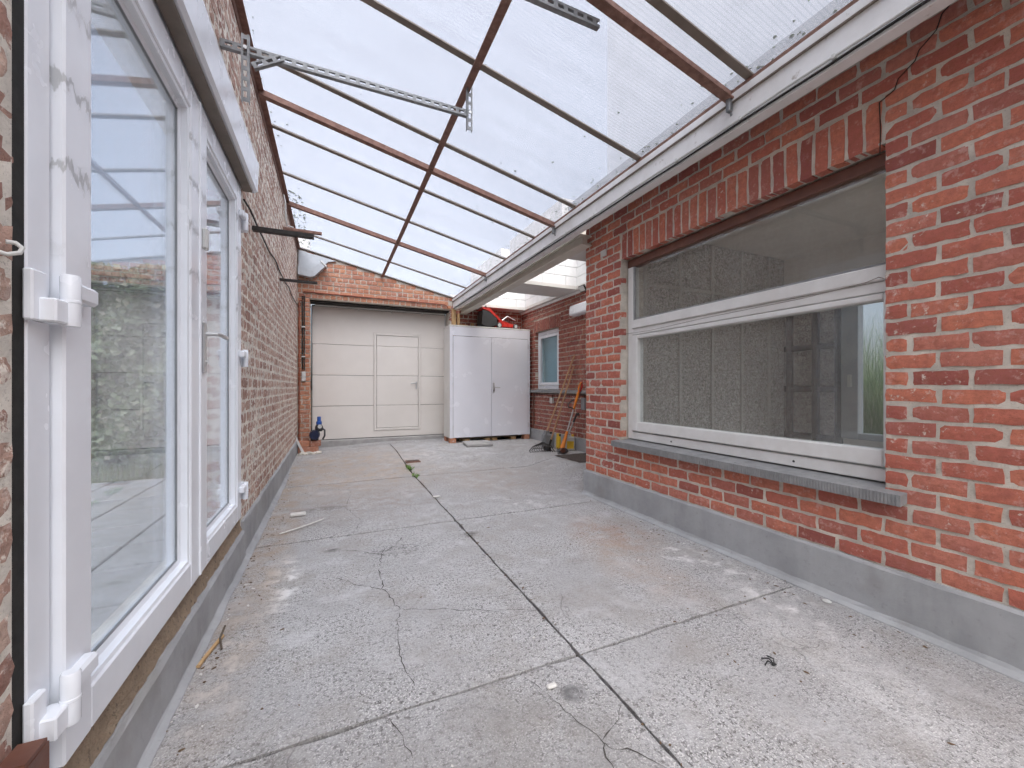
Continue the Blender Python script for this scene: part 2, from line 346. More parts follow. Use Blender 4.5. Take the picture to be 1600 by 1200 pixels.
# ------------------------------------------------------------------ mesh helpers
WL = {}
class MB:
    def __init__(s): s.v = []; s.f = []; s.mi = []
    def add(s, vs_, fs_, mi=0):
        b = len(s.v); s.v += [tuple(p) for p in vs_]
        s.f += [tuple(b + i for i in f) for f in fs_]; s.mi += [mi] * len(fs_)
        return s
    def box(s, x0, x1, y0, y1, z0, z1, mi=0):
        return s.add([(x, y, z) for z in (z0, z1) for y in (y0, y1) for x in (x0, x1)],
                     [(0, 2, 3, 1), (4, 5, 7, 6), (0, 1, 5, 4), (2, 6, 7, 3), (0, 4, 6, 2), (1, 3, 7, 5)], mi)
    def cbox(s, x0, x1, y0, y1, z0, z1, c=.003, M=None):
        X, Y, Z = (x0, x1), (y0, y1), (z0, z1)
        c = min(c, abs(x1 - x0) * .45, abs(y1 - y0) * .45, abs(z1 - z0) * .45)
        vs_ = []; idx = {}
        for i in (0, 1):
            for j in (0, 1):
                for k in (0, 1):
                    q = Vector((X[i], Y[j], Z[k])); d = Vector((c if i == 0 else -c, c if j == 0 else -c, c if k == 0 else -c))
                    for a in range(3):
                        e = Vector(d); e[a] = 0
                        idx[i, j, k, a] = len(vs_); vs_.append(q + e)
        fs_ = []
        for a in range(3):
            o = [b for b in range(3) if b != a]
            for sd in (0, 1):
                r = []
                for p, q in ((0, 0), (1, 0), (1, 1), (0, 1)):
                    t = [0, 0, 0]; t[a] = sd; t[o[0]] = p; t[o[1]] = q; r.append(idx[(*t, a)])
                fs_.append(r)
            for p in (0, 1):
                for q in (0, 1):
                    t0 = [0, 0, 0]; t0[o[0]] = p; t0[o[1]] = q; t1 = list(t0); t1[a] = 1
                    fs_.append((idx[(*t0, o[0])], idx[(*t1, o[0])], idx[(*t1, o[1])], idx[(*t0, o[1])]))
        for i in (0, 1):
            for j in (0, 1):
                for k in (0, 1): fs_.append((idx[i, j, k, 0], idx[i, j, k, 1], idx[i, j, k, 2]))
        if M: vs_ = [M @ p for p in vs_]
        return s.add(vs_, fs_)
    def prism(s, poly, axis, a, b, mi=0):
        """poly in the two other axes (in xyz order), extruded along axis from a to b"""
        n = len(poly)
        def pt(p, h):
            q = [0, 0, 0]; o = [i for i in range(3) if i != axis]
            q[axis] = h; q[o[0]], q[o[1]] = p; return q
        vs_ = [pt(p, a) for p in poly] + [pt(p, b) for p in poly]
        fs_ = [tuple(range(n)), tuple(range(2 * n - 1, n - 1, -1))] + [(i, (i + 1) % n, n + (i + 1) % n, n + i) for i in range(n)]
        return s.add(vs_, fs_, mi)
    def tube(s, pts, r, n=8, r1=None, caps=True):
        pts = [Vector(p) for p in pts]; m = len(pts)
        rings = []; up = None
        for i, p in enumerate(pts):
            d = (pts[min(i + 1, m - 1)] - pts[max(i - 1, 0)]).normalized()
            if up is None: up = Vector((0, 0, 1)) if abs(d.z) < .9 else Vector((1, 0, 0))
            a = d.cross(up).normalized(); up = a.cross(d).normalized()
            rr = r if not isinstance(r, (list, tuple)) else r[i]
            if r1 is not None: rr = r + (r1 - r) * i / max(1, m - 1)
            rings.append([p + (a * math.cos(2 * math.pi * k / n) + up * math.sin(2 * math.pi * k / n)) * rr for k in range(n)])
        vs_ = [q for rg in rings for q in rg]
        fs_ = [(i * n + k, i * n + (k + 1) % n, (i + 1) * n + (k + 1) % n, (i + 1) * n + k) for i in range(m - 1) for k in range(n)]
        if caps: fs_ += [tuple(range(n)), tuple((m - 1) * n + k for k in range(n))]
        return s.add(vs_, fs_)
    def lathe(s, prof, c, axis=2, n=16):
        c = Vector(c); A = [Vector((1, 0, 0)), Vector((0, 1, 0)), Vector((0, 0, 1))]
        w_, u_, v_ = A[axis], A[(axis + 1) % 3], A[(axis + 2) % 3]
        vs_ = [c + w_ * h + (u_ * math.cos(2 * math.pi * k / n) + v_ * math.sin(2 * math.pi * k / n)) * max(r, 1e-4) for r, h in prof for k in range(n)]
        m = len(prof)
        fs_ = [(i * n + k, i * n + (k + 1) % n, (i + 1) * n + (k + 1) % n, (i + 1) * n + k) for i in range(m - 1) for k in range(n)]
        fs_ += [tuple(range(n)), tuple((m - 1) * n + k for k in range(n))]
        return s.add(vs_, fs_)
    def build(s, name, mat, parent=None, smooth=False, loc=None, recalc=True):
        me = bpy.data.meshes.new(name)
        if parent is not None: org = WL[parent]
        elif loc is not None: org = Vector(loc)
        else:
            xs = [p[0] for p in s.v]; ys = [p[1] for p in s.v]; zs = [p[2] for p in s.v]
            org = Vector(((min(xs) + max(xs)) / 2, (min(ys) + max(ys)) / 2, min(zs)))
        me.from_pydata([(p[0] - org.x, p[1] - org.y, p[2] - org.z) for p in s.v], [], s.f)
        ms = mat if isinstance(mat, (list, tuple)) else [mat]
        for m in ms: me.materials.append(MATS[m])
        if len(ms) > 1: me.polygons.foreach_set('material_index', s.mi)
        if recalc:
            bm = bmesh.new(); bm.from_mesh(me); bmesh.ops.recalc_face_normals(bm, faces=bm.faces); bm.to_mesh(me); bm.free()
        if smooth:
            me.polygons.foreach_set('use_smooth', [True] * len(me.polygons)); me.set_sharp_from_angle(angle=R(38))
        o = bpy.data.objects.new(name, me); col.objects.link(o)
        if parent is not None: o.parent = parent; WL[o] = org
        else: o.location = org; WL[o] = org
        return o
def tag(o, label=None, cat=None, group=None, kind=None):
    if label: o['label'] = label
    if cat: o['category'] = cat
    if group: o['group'] = group
    if kind: o['kind'] = kind
    return o
def thing(name, label, cat, loc, group=None):
    o = bpy.data.objects.new(name, None); col.objects.link(o); o.location = loc; o.empty_display_size = .1
    WL[o] = Vector(loc)
    return tag(o, label, cat, group)
def struct(name, loc=(0, 0, 0)):
    o = bpy.data.objects.new(name, None); col.objects.link(o); o.location = loc; WL[o] = Vector(loc)
    o['kind'] = 'structure'; return o
def ss(t): t = max(0, min(1, t)); return t * t * (3 - 2 * t)
def fz(x, y):
    a = ss((y - 4.6) / 1.6) * (.35 + .65 * ss((x + .5) / 1.6)) * .085
    b = ss((x - 2.2) / .5) * .085
    return max(a, b)

# camera helper used only to rank bricks by how large they show
CF, CS = math.cos(R(24)), math.sin(R(24))
def proj(p):
    d = p[0] * CS + p[1] * CF
    if d < .05: return None
    return 800 + 629 * (p[0] * CF - p[1] * CS) / d, 605 - 629 * (p[2] - 1) / d

# ------------------------------------------------------------------ layout numbers
XL, XR, XC, XREC = -.471, 2.18, .845, 3.25
WLX = -.488                 # face of the left brickwork
YG, YGD = 6.85, 7.2         # gable wall face, garage door face
def zr(x): return 2.996 - .229 * x

# ------------------------------------------------------------------ brick machinery
CH = .0705                  # course height
def brick_geo(L, H, D, nx, rng, rough):
    nz = 3; vs_ = []
    for j in range(nz):
        for i in range(nx):
            x = -L / 2 + L * i / (nx - 1); z = -H / 2 + H * j / (nz - 1); y = rng.uniform(-.0012, .0012) * rough
            bx = i in (0, nx - 1); bz = j in (0, nz - 1)
            if bx: x += rng.uniform(-.0034, .0034) * rough; y -= .0016
            if bz: z += rng.uniform(-.0032, .0032) * rough; y -= .0017
            vs_.append((x, y, z))
    fs_ = [(j * nx + i, j * nx + i + 1, (j + 1) * nx + i + 1, (j + 1) * nx + i) for j in range(nz - 1) for i in range(nx - 1)]
    ring = [i for i in range(nx)] + [j * nx + nx - 1 for j in range(1, nz)] + [(nz - 1) * nx + i for i in range(nx - 2, -1, -1)] + [j * nx for j in range(nz - 2, 0, -1)]
    b = len(vs_); vs_ += [(vs_[k][0], -D, vs_[k][2]) for k in ring]; n = len(ring)
    fs_ += [(ring[k], b + k, b + (k + 1) % n, ring[(k + 1) % n]) for k in range(n)]
    fs_ = [tuple(reversed(f)) for f in fs_]
    return vs_, fs_
BR = random.Random(11)
BV = {}
def variants(rough, D=.03):
    if (rough, D) not in BV:
        BV[rough, D] = ([brick_geo(.163, .0550, D, 6, BR, rough) for _ in range(10)], [brick_geo(.075, .0550, D, 4, BR, rough) for _ in range(8)])
    return BV[rough, D]
BM = {}
def variant_mesh(rough, ln, k, mat, D=.03):
    key = (rough, ln, k, mat, D)
    if key not in BM:
        v, f = variants(rough, D)[ln][k]
        me = bpy.data.meshes.new('brick'); me.from_pydata(v, [], f); me.materials.append(MATS[mat]); BM[key] = me
    return BM[key]
def lay(s0, s1, z0, z1, holes, bond, rng, phase=0.0):
    """list of (centre s, centre z, length, deep) ; holes are (sa, sb, za, zb)"""
    out = []; row = 0; z = z0
    while z + CH * .6 < z1:
        zc = z + CH / 2
        if bond == 'stretch': mod = .175; off = (row % 2) * mod / 2
        else: mod = (.175 if row % 2 else .0875); off = mod / 2 if row % 4 in (0, 1) else 0
        segs = [(s0, s1)]
        for a, b, za, zb in holes:
            if za < zc < zb:
                n = []
                for p, q in segs:
                    if b <= p or a >= q: n.append((p, q))
                    else:
                        if a > p: n.append((p, a))
                        if b < q: n.append((b, q))
                segs = n
        for p, q in segs:
            k = math.floor((p - phase - off) / mod); x = phase + off + k * mod
            while x < q:
                a, b = max(x, p), min(x + mod, q)
                jit = rng.uniform(-.004, .004)
                if b - a > .03:
                    edge = any(abs(a - h) < .001 or abs(b - h) < .001 for hh in holes for h in hh[:2]) or abs(a - s0) < .001 or abs(b - s1) < .001
                    out.append(((a + b) / 2 + (0 if edge else jit), zc + rng.uniform(-.0015, .0015), b - a - .0150, edge))
                elif out and abs(a - (out[-1][0] + out[-1][2] / 2)) < .03 and out[-1][1] - zc < .003:
                    l = out[-1]; out[-1] = (l[0] + (b - a) / 2, l[1], l[2] + b - a, l[3])
                x += mod
        z += CH; row += 1
    return out
def place_bricks(bricks, plane, rot, face, mat, parent, limit, rough=1.0, seed=3, deep=.09, proud=.003):
    """plane: 'x' or 'y' (axis of the normal); rot: z rotation of a brick; face: coordinate of the brick face"""
    rng = random.Random(seed); root = WL[parent]
    sgn = {90: -1, -90: 1, 180: -1}[rot]; items = []
    for s, z, L, edge in bricks:
        n = face + sgn * rng.uniform(-.001, 1) * proud
        c = (n, s, z) if plane == 'x' else (s, n, z)
        e = L / 2; h = .029
        def off(d, dz): return (c[0], c[1] + d, c[2] + dz) if plane == 'x' else (c[0] + d, c[1], c[2] + dz)
        P_ = [proj(off(d, dz)) for d, dz in ((-e, -h), (e, -h), (e, h), (-e, h))]
        area = 0
        if all(P_):
            if any(-5 < p[0] < 1605 and -5 < p[1] < 1205 for p in P_):
                area = abs(sum(P_[i][0] * P_[(i + 1) % 4][1] - P_[(i + 1) % 4][0] * P_[i][1] for i in range(4))) / 2
        items.append((area, c, L, edge, rng.randrange(1000), rng.uniform(-.012, .012)))
    items.sort(key=lambda t: -t[0])
    rest = MB(); n = 0
    for area, c, L, edge, k, tilt in items:
        ln = 1 if L < .11 else 0; base = (.163, .075)[ln]
        D = deep if edge else .03
        if n < limit and area > 0:
            o = bpy.data.objects.new('brick', variant_mesh(rough, ln, k % (10 - 2 * ln), mat, D)); col.objects.link(o)
            o.parent = parent; o.location = Vector(c) - root; o.rotation_euler = (0, tilt, R(rot)); o.scale = (L / base, 1, 1); n += 1
        else:
            v, f = variants(rough, D)[ln][k % (10 - 2 * ln)]
            M_ = Matrix.Translation(c) @ Matrix.Rotation(R(rot), 4, 'Z') @ Matrix.Rotation(tilt, 4, 'Y') @ Matrix.Diagonal((L / base, 1, 1, 1))
            rest.add([M_ @ Vector(q) for q in v], f)
    if rest.v:
        o = rest.build('bricks', mat, parent, recalc=False); o['kind'] = 'stuff'

# ================================================================== SETTING
# ---- ground far and wide
g = MB().box(-160, 160, -160, 160, -.5, -.09).build('ground', 'soil', loc=(0, 0, 0)); g['kind'] = 'structure'
g['label'] = 'bare ground around the buildings'

# ---- courtyard floor: cast slabs with joints
floor = struct('floor'); floor['label'] = 'grey cracked concrete courtyard floor cast in large slabs'
MB().box(XL - .3, XREC + .2, -2.2, YGD + .3, -.09, -.022).build('joint_bed', 'joint_dirt', floor)
def slab(x0, x1, y0, y1):
    g_ = .0065; x0 += g_; x1 -= g_; y0 += g_; y1 -= g_
    nx = max(4, int((x1 - x0) / .07)); ny = max(4, int((y1 - y0) / .07))
    rng = random.Random(int(x0 * 100 + y0 * 1000))
    m = MB(); vs_ = []; fs_ = []
    for j in range(ny + 1):
        for i in range(nx + 1):
            x = x0 + (x1 - x0) * i / nx; y = y0 + (y1 - y0) * j / ny; z = fz(x, y)
            if i in (0, nx): x += rng.uniform(-.0055, .0045); z -= .003
            if j in (0, ny): y += rng.uniform(-.0055, .0045); z -= .003
            vs_.append((x, y, z))
    W_ = nx + 1
    fs_ = [(j * W_ + i, j * W_ + i + 1, (j + 1) * W_ + i + 1, (j + 1) * W_ + i) for j in range(ny) for i in range(nx)]
    ring = [i for i in range(W_)] + [j * W_ + nx for j in range(1, ny + 1)] + [ny * W_ + i for i in range(nx - 1, -1, -1)] + [j * W_ for j in range(ny - 1, 0, -1)]
    b = len(vs_); vs_ += [(vs_[k][0], vs_[k][1], -.06) for k in ring]; n = len(ring)
    fs_ += [(ring[k], b + k, b + (k + 1) % n, ring[(k + 1) % n]) for k in range(n)]
    return m.add(vs_, fs_).build('slab', 'concrete_floor', floor, smooth=True)
YB = [-2.1, -.38, 1.278, 2.943, 4.583, YG - .05]
for j in range(5):
    slab(XL - .01, XC, YB[j], YB[j + 1]); slab(XC, XR if j < 3 else XREC, YB[j], YB[j + 1])
slab(-.33, 1.86, YG - .045, YGD + .12)
# raised strip under the garage door
MB().cbox(-.318, 1.86, YGD - .10, YGD + .1, .02, .142, .012).build('door_step', 'slab_grey', floor)

def crack(pts, wd, seed):
    rng = random.Random(seed); P_ = []
    for (a, b) in zip(pts[:-1], pts[1:]):
        n = max(3, int(math.hypot(b[0] - a[0], b[1] - a[1]) / .025))
        for i in range(n):
            t = i / n; P_.append((a[0] + (b[0] - a[0]) * t + rng.uniform(-.007, .007), a[1] + (b[1] - a[1]) * t + rng.uniform(-.007, .007)))
    P_.append(pts[-1]); vs_ = []; m = MB()
    for i, p in enumerate(P_):
        a = P_[max(0, i - 1)]; b = P_[min(len(P_) - 1, i + 1)]; d = Vector((b[0] - a[0], b[1] - a[1])).normalized()
        w_ = wd * .62 * rng.uniform(.1, 1.6) * (0.15 if i in (0, len(P_) - 1) else 1)
        for s_ in (-1, 1): vs_.append((p[0] - d.y * w_ * s_, p[1] + d.x * w_ * s_, fz(*p) + .0012))
    m.add(vs_, [(2 * i, 2 * i + 1, 2 * i + 3, 2 * i + 2) for i in range(len(P_) - 1)])
    m.build('crack', 'crack_dark', floor, recalc=False)
crack([(.30, 2.62), (.26, 2.50), (.235, 2.3), (.226, 2.085), (.277, 1.861)], .0032, 1)
crack([(.277, 1.861), (.5, 1.76), (.70, 1.665), (.838, 1.60)], .0018, 2)
crack([(.277, 1.861), (.24, 1.7), (.225, 1.50), (.25, 1.36)], .002, 3)
crack([(.226, 2.085), (.12, 2.17), (.02, 2.3)], .0028, 4)
crack([(.26, 2.5), (.15, 2.62), (.05, 2.68)], .0045, 5); crack([(.26, 2.5), (.36, 2.62), (.42, 2.75)], .0035, 6)
crack([(.605, 1.251), (.647, 1.146), (.666, 1.02), (.70, .93), (.706, .90)], .0022, 7)
crack([(.70, .93), (.78, .98), (.833, 1.02)], .003, 8); crack([(.70, .93), (.67, .87), (.66, .78)], .004, 9)
crack([(.70, .91), (.76, .87), (.80, .80)], .003, 10)
crack([(.0, 2.5), (-.15, 2.42), (-.22, 2.36)], .0015, 11)
crack([(.12, 2.93), (.2, 3.2), (.1, 3.6), (.16, 4.1), (.12, 4.5)], .0016, 12)
crack([(.845, 3.25), (1.2, 3.3), (1.6, 3.22), (2.1, 3.34)], .0014, 13)
crack([(-.3, 3.5), (.1, 3.52), (.5, 3.42), (.83, 3.5)], .0014, 14)
crack([(.15, 1.27), (.2, 1.1), (.14, .95), (.2, .8)], .0016, 15)

# ---- terrace behind the left wall, seen through the glazed doors
ter = struct('terrace'); ter['label'] = 'grey paved garden terrace beyond the glazed doors'
MB().box(-7.5, -.72, -1.5, 5.55, -.089, -.02).build('paving_bed', 'joint_dirt', ter)
tile_me = None
for i in range(12):
    for j in range(15):
        x, y = -.98 - i * .452, -.95 + j * .452
        if tile_me is None:
            o = MB().cbox(x - .217, x + .217, y - .217, y + .217, -.05, 0, .006).build('paver', 'paving', ter); tile_me = o.data
            bm = bmesh.new(); bm.from_mesh(tile_me); bmesh.ops.translate(bm, verts=bm.verts, vec=(-x, -y, 0)); bm.to_mesh(tile_me); bm.free(); o.location = (x, y, 0)
        else:
            o = bpy.data.objects.new('paver', tile_me); col.objects.link(o); o.parent = ter; o.location = (x, y, random.uniform(-.003, .003))
la = MB(); rng = random.Random(5)
for _ in range(5200):
    x = rng.uniform(-6.5, -.75); y = rng.uniform(5.6, 7.0); h = rng.uniform(.03, .11); a = rng.uniform(0, 6.28); w_ = .006
    dx, dy = math.cos(a), math.sin(a); l = rng.uniform(0, .05)
    la.add([(x - dx * w_, y - dy * w_, -.09), (x + dx * w_, y + dy * w_, -.09), (x + dy * l, y - dx * l, -.03 + h)], [(0, 1, 2)])
tag(la.build('grass', 'lawn_leaf', recalc=False), 'short green lawn strip between the terrace and the ivy hedge', 'grass', kind='stuff')

def hedge(name, label, x0, x1, y0, y1, h, n, seed, lm='ivy_leaf', stems=None):
    rng = random.Random(seed); o = thing(name, label, 'hedge', ((x0 + x1) / 2, (y0 + y1) / 2, -.09))
    m = MB()
    for _ in range(n):
        x = rng.uniform(x0, x1); t = rng.random(); z = rng.uniform(0, h) if rng.random() < .85 else h + rng.uniform(-.1, .25)
        bul = .14 * math.sin(x * 3.1 + z * 2) + .1 * math.sin(x * 7.3 - z * 4.1)
        y = (y0 if rng.random() < .75 else rng.uniform(y0, y1)) + bul + rng.uniform(-.06, .08)
        s_ = rng.uniform(.03, .065)
        a = Vector((rng.gauss(0, 1), rng.gauss(0, .5), rng.gauss(0, 1))).normalized(); b = a.cross(Vector((rng.gauss(0, .5), -1, rng.gauss(.4, .4)))).normalized()
        c = Vector((x, y, z - .06))
        m.add([c - a * s_, c - b * s_ * .7, c + a * s_, c + b * s_ * .7], [(0, 1, 2, 3)])
    f = m.build('foliage', lm, o, recalc=False); f['kind'] = 'stuff'
    m = MB(); k = max(4, int((x1 - x0) / .45))
    for i in range(k):
        x = x0 + (i + .5) * (x1 - x0) / k
        m.tube([(x, (y0 + y1) / 2, -.1), (x + rng.uniform(-.1, .1), (y0 + y1) / 2, h * .5), (x + rng.uniform(-.2, .2), (y0 + y1) / 2 + .05, h * .95)], .03, 6, .012)
    m.build('stems', 'bark', o)
    MB().box(x0, x1, y1 + .08, y1 + .14, -.09, h * .95).build('backing_fence', 'cotoneaster', o)
    return o
hedge('ivy_hedge', 'tall ivy hedge seen through the glazed double door', -6.8, -.74, 7.15, 7.6, 2.45, 26000, 3)
hedge('garden_hedge', 'low clipped hedge far behind the viewer', -6, 6, -13.2, -12.6, 1.05, 5000, 4)

# ================================================================== LEFT WALL
lw = thing('brick_wall', 'long rough brown brick wall on the left, above a grey cement plinth', 'wall', (WLX - .1, 3.0, 0))
DY0, DY1, DZ0, DZ1 = .985, 2.775, .2, 2.19     # door opening
ci = .0012
core = MB()
fx = WLX - ci; bx_ = -.72
core.box(bx_, fx, DY1, YG + .3, -.08, 3.12); core.box(bx_, fx, -1.6, DY0 - .032, -.08, 3.12)
core.box(bx_, fx - .0005, DY0 - .032, DY1, DZ1, 3.1195); core.box(bx_, fx - .0005, DY0 - .032, DY1, -.08, .19)
core = core.build('wall_core', 'mortar_pale', lw)
L_ = lay(-1.55, YG, .215, 3.06, [(DY0 - .027, DY1 + .012, 0, 2.17)], 'cross', random.Random(2), .02)
place_bricks(L_, 'x', -90, WLX, 'brick_brown', core, 300, 1.5, 21, .10, .0025)
# reveal bricks on the far jamb, seen through the second leaf
rv = MB()
for k in range(27):
    z = .23 + k * CH
    v, f = variants(1.5)[0][k % 10]; M_ = Matrix.Translation((-.60, DY1 - .001, z + CH / 2)) @ Matrix.Rotation(R(180), 4, 'Z')
    rv.add([M_ @ Vector(q) for q in v], f)
o = rv.build('bricks', 'brick_dark', core, recalc=False); o['kind'] = 'stuff'
# dark bricks to the left of the door and the black gap beside the frame
MB().box(-.60, WLX - .0015, DY0 - .031, DY0 - .002, .19, 2.18).build('jamb_gap', 'black_gap', lw)
# plinth with sloped top, uneven
def plinth(poly, axis, a, b, parent, n=24, seed=1, amp=.002):
    rng = random.Random(seed); m = MB(); k = len(poly); vs_ = []
    for i in range(n + 1):
        h = a + (b - a) * i / n
        for p in poly:
            q = [0, 0, 0]; o_ = [t for t in range(3) if t != axis]; q[axis] = h
            q[o_[0]] = p[0] + rng.uniform(-amp, amp); q[o_[1]] = p[1] + rng.uniform(-amp, amp) * (0 if p[1] < .1 else 1.5); vs_.append(q)
    fs_ = [(i * k + j, i * k + (j + 1) % k, (i + 1) * k + (j + 1) % k, (i + 1) * k + j) for i in range(n) for j in range(k)]
    fs_ += [tuple(range(k)), tuple(n * k + j for j in range(k))]
    return m.add(vs_, fs_).build('plinth', 'cement_plinth', parent)
plinth([(WLX - .05, -.06), (XL, -.06), (XL - .001, .205), (XL - .006, .215), (WLX - .05, .232)], 1, 2.78, YG, lw, 40, 4)
plinth([(WLX - .05, -.06), (XL + .008, -.06), (XL + .003, .155), (XL - .006, .17), (WLX - .05, .175)], 1, -1.5, 2.778, lw, 40, 5)
plinth([(XL - .004, -.02), (XL - .002, .028), (XL + .012, .012), (XL + .03, .003), (XL + .034, -.02)], 1, -1.5, YG - .02, lw, 110, 17, .004).name = 'cement_fillet'
m = MB(); rng = random.Random(9); n = 60; vs_ = []
for i in range(n + 1):
    y = .62 + (2.78 - .62) * i / n
    for (x, z) in ((-.56, .262), (WLX - .012, .256), (WLX - .004, .225), (XL - .016, .196), (XL - .012, .168), (-.56, .16)):
        vs_.append((x + rng.uniform(-.004, .004), y, z + rng.uniform(-.006, .006)))
fs_ = [(i * 6 + j, i * 6 + (j + 1) % 6, (i + 1) * 6 + (j + 1) % 6, (i + 1) * 6 + j) for i in range(n) for j in range(6)] + [tuple(range(6)), tuple(n * 6 + j for j in range(6))]
m.add(vs_, fs_).build('mortar_ledge', 'mortar_bed', lw)

# ---- glazed double door
pd = thing('patio_door', 'white double door with full height glass panes and lever handle', 'door', (-.52, 1.88, .25))
fr = MB()
fr.cbox(-.575, -.488, .985, 1.052, .256, 2.185, .004); fr.cbox(-.575, -.488, 2.705, 2.772, .256, 2.185, .004)
fr.cbox(-.575, -.4885, 1.053, 2.704, 2.118, 2.185, .004); fr.cbox(-.575, -.4885, 1.053, 2.704, .256, .262, .001)
fr.box(-.57, -.51, .986, 1.05, .2, .256); fr.box(-.57, -.51, 2.70, 2.772, .2, .256)
fr.build('frame', 'white_pvc', pd)
def leaf(y0, y1):
    sw = .096; z0, z1 = .266, 2.112; xf, xb = -.472, -.545
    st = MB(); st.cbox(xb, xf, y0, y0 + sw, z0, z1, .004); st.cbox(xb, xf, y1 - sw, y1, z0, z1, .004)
    lf = st.build('leaf_stiles', 'pvc_reflection_bands', pd)
    rl = MB(); rl.cbox(xb, xf - .0005, y0 + sw, y1 - sw, z0, z0 + .092, .004); rl.cbox(xb, xf - .0005, y0 + sw, y1 - sw, z1 - .092, z1, .004)
    rl.build('leaf_rail', 'white_pvc', lf)
    # glazing beads sloping in to the pane
    a0, a1, b0, b1 = y0 + sw, y1 - sw, z0 + .092, z1 - .092; d = .024
    bd = MB()
    def bead(pts): bd.add(pts, [(0, 1, 2, 3)])
    for (ya, za, yb, zb, ny, nz) in ((a0, b0, a1, b0, 0, 1), (a1, b0, a1, b1, -1, 0), (a1, b1, a0, b1, 0, -1), (a0, b1, a0, b0, 1, 0)):
        ty = (1 if yb > ya else -1 if yb < ya else 0); tz = (1 if zb > za else -1 if zb < za else 0)
        for (x1_, o1, x2_, o2) in ((-.478, 0, -.481, .010), (-.481, .010, -.500, .012), (-.500, .012, -.504, d), (-.504, d, -.512, d + .001)):
            bead([(x1_, ya + ny * o1 + ty * o1, za + nz * o1 + tz * o1), (x1_, yb + ny * o1 - ty * o1, zb + nz * o1 - tz * o1),
                  (x2_, yb + ny * o2 - ty * o2, zb + nz * o2 - tz * o2), (x2_, ya + ny * o2 + ty * o2, za + nz * o2 + tz * o2)])
    bd.build('glazing_bead', 'white_pvc', lf)
    gk = MB()
    for (p, q, r_, s_) in ((a0 + d, a1 - d, b0 + d - .004, b0 + d + .004), (a0 + d, a1 - d, b1 - d - .004, b1 - d + .004)): gk.box(-.512, -.506, p, q, r_, s_)
    gk.box(-.512, -.506, a0 + d - .004, a0 + d + .004, b0 + d, b1 - d); gk.box(-.512, -.506, a1 - d - .004, a1 - d + .004, b0 + d, b1 - d)
    gk.build('gasket', 'grey_plastic', lf)
    MB().box(-.514, -.510, a0 + .01, a1 - .01, b0 + .01, b1 - .01).build('pane', 'door_glass', lf)
    MB().box(-.532, -.528, a0 + .01, a1 - .01, b0 + .01, b1 - .01).build('pane', 'clear_glass', lf)
    return lf
lf1 = leaf(1.060, 1.916); lf2 = leaf(1.924, 2.698)
MB().cbox(-.478, -.466, 1.912, 1.928, .27, 2.108, .004).build('astragal', 'white_pvc', pd)
# handle set and latch
h_ = MB().cbox(-.472, -.462, 1.952, 1.982, 1.055, 1.26, .004).build('handle_plate', 'steel_bright', lf2)
MB().tube([(-.465, 1.967, 1.213), (-.425, 1.967, 1.213), (-.418, 1.985, 1.213), (-.418, 2.085, 1.211)], .0085, 10).build('lever', 'steel_bright', lf2, smooth=True)
MB().lathe([(.0, 0), (.008, 0), (.008, .004), (0, .004)], (-.462, 1.967, 1.10), 0, 12).build('lock_cylinder', 'steel_bright', lf2)
MB().cbox(-.472, -.452, 1.940, 1.975, 1.545, 1.63, .006).build('latch', 'light_plastic', lf2)
def hinge(y, z, sgn, lf):
    m = MB()
    m.cbox(-.488, -.474, y - sgn * .055 - .012, y - sgn * .055 + .028, z - .055, z + .035, .003) if sgn > 0 else m.cbox(-.488, -.474, y + .02, y + .06, z - .055, z + .035, .003)
    m.cbox(-.486, -.452, min(y - sgn * .05, y), max(y - sgn * .05, y), z - .055, z - .012, .003)
    m.build('hinge_plate', 'white_pvc', lf)
    b = MB().lathe([(0, -.057), (.0135, -.057), (.0145, -.054), (.0145, -.014), (.0155, -.013), (.0155, -.008), (.0145, -.007), (.0145, .036), (.012, .04), (0, .04)], (-.455, y, z), 2, 16)
    b.build('hinge_barrel', 'white_pvc', lf, smooth=True)
    a = MB(); y2 = y + sgn * .085
    a.cbox(-.474, -.447, min(y + sgn * .008, y2), max(y + sgn * .008, y2), z - .006, z + .03, .006)
    a.build('hinge_arm', 'white_pvc', lf)
for z in (1.172, .42, 1.95): hinge(1.040, z, 1, lf1)
for z in (1.172, .42, 1.95): hinge(2.716, z, -1, lf2)

# ---- roller shutter box above the doors
rs = thing('shutter_box', 'white roller shutter box above the glazed double door', 'shutter box', (-.45, 1.7, 2.15))
MB().prism([(-.487, 2.165), (-.425, 2.152), (-.412, 2.165), (-.405, 2.325), (-.412, 2.335), (-.487, 2.35)], 1, .35, 2.79).build('casing', 'white_pvc', rs)
MB().prism([(-.488, 2.160), (-.424, 2.148), (-.408, 2.160), (-.401, 2.328), (-.408, 2.339), (-.488, 2.354)], 1, 2.7905, 2.803).build('end_cap', 'white_pvc', rs)
MB().cbox(-.480, -.432, .36, 2.785, 2.142, 2.1515, .002).build('shutter_slot', 'taupe_bar', rs)

# ---- small wooden box and hook by the door
bxo = MB(); bxo.box(-.478, -.440, .885, .945, .33, .335); bxo.box(-.478, -.474, .885, .945, .335, .40); bxo.box(-.444, -.440, .885, .945, .335, .40)
bxo.box(-.474, -.444, .885, .889, .335, .40); bxo.box(-.474, -.444, .941, .945, .335, .40); bxo.box(-.477, -.441, .888, .942, .4005, .408)
tag(bxo.build('wooden_box', 'brown_paint'), 'small dark brown wooden box fixed beside the lower door hinge', 'box')
tag(MB().tube([(-.488, .905, 1.215), (-.474, .914, 1.212), (-.464, .922, 1.218), (-.463, .926, 1.227), (-.470, .924, 1.234), (-.478, .918, 1.233)], .0035, 8).build('hook', 'cable_white', smooth=True), 'white plastic hook on the bricks left of the door', 'hook')

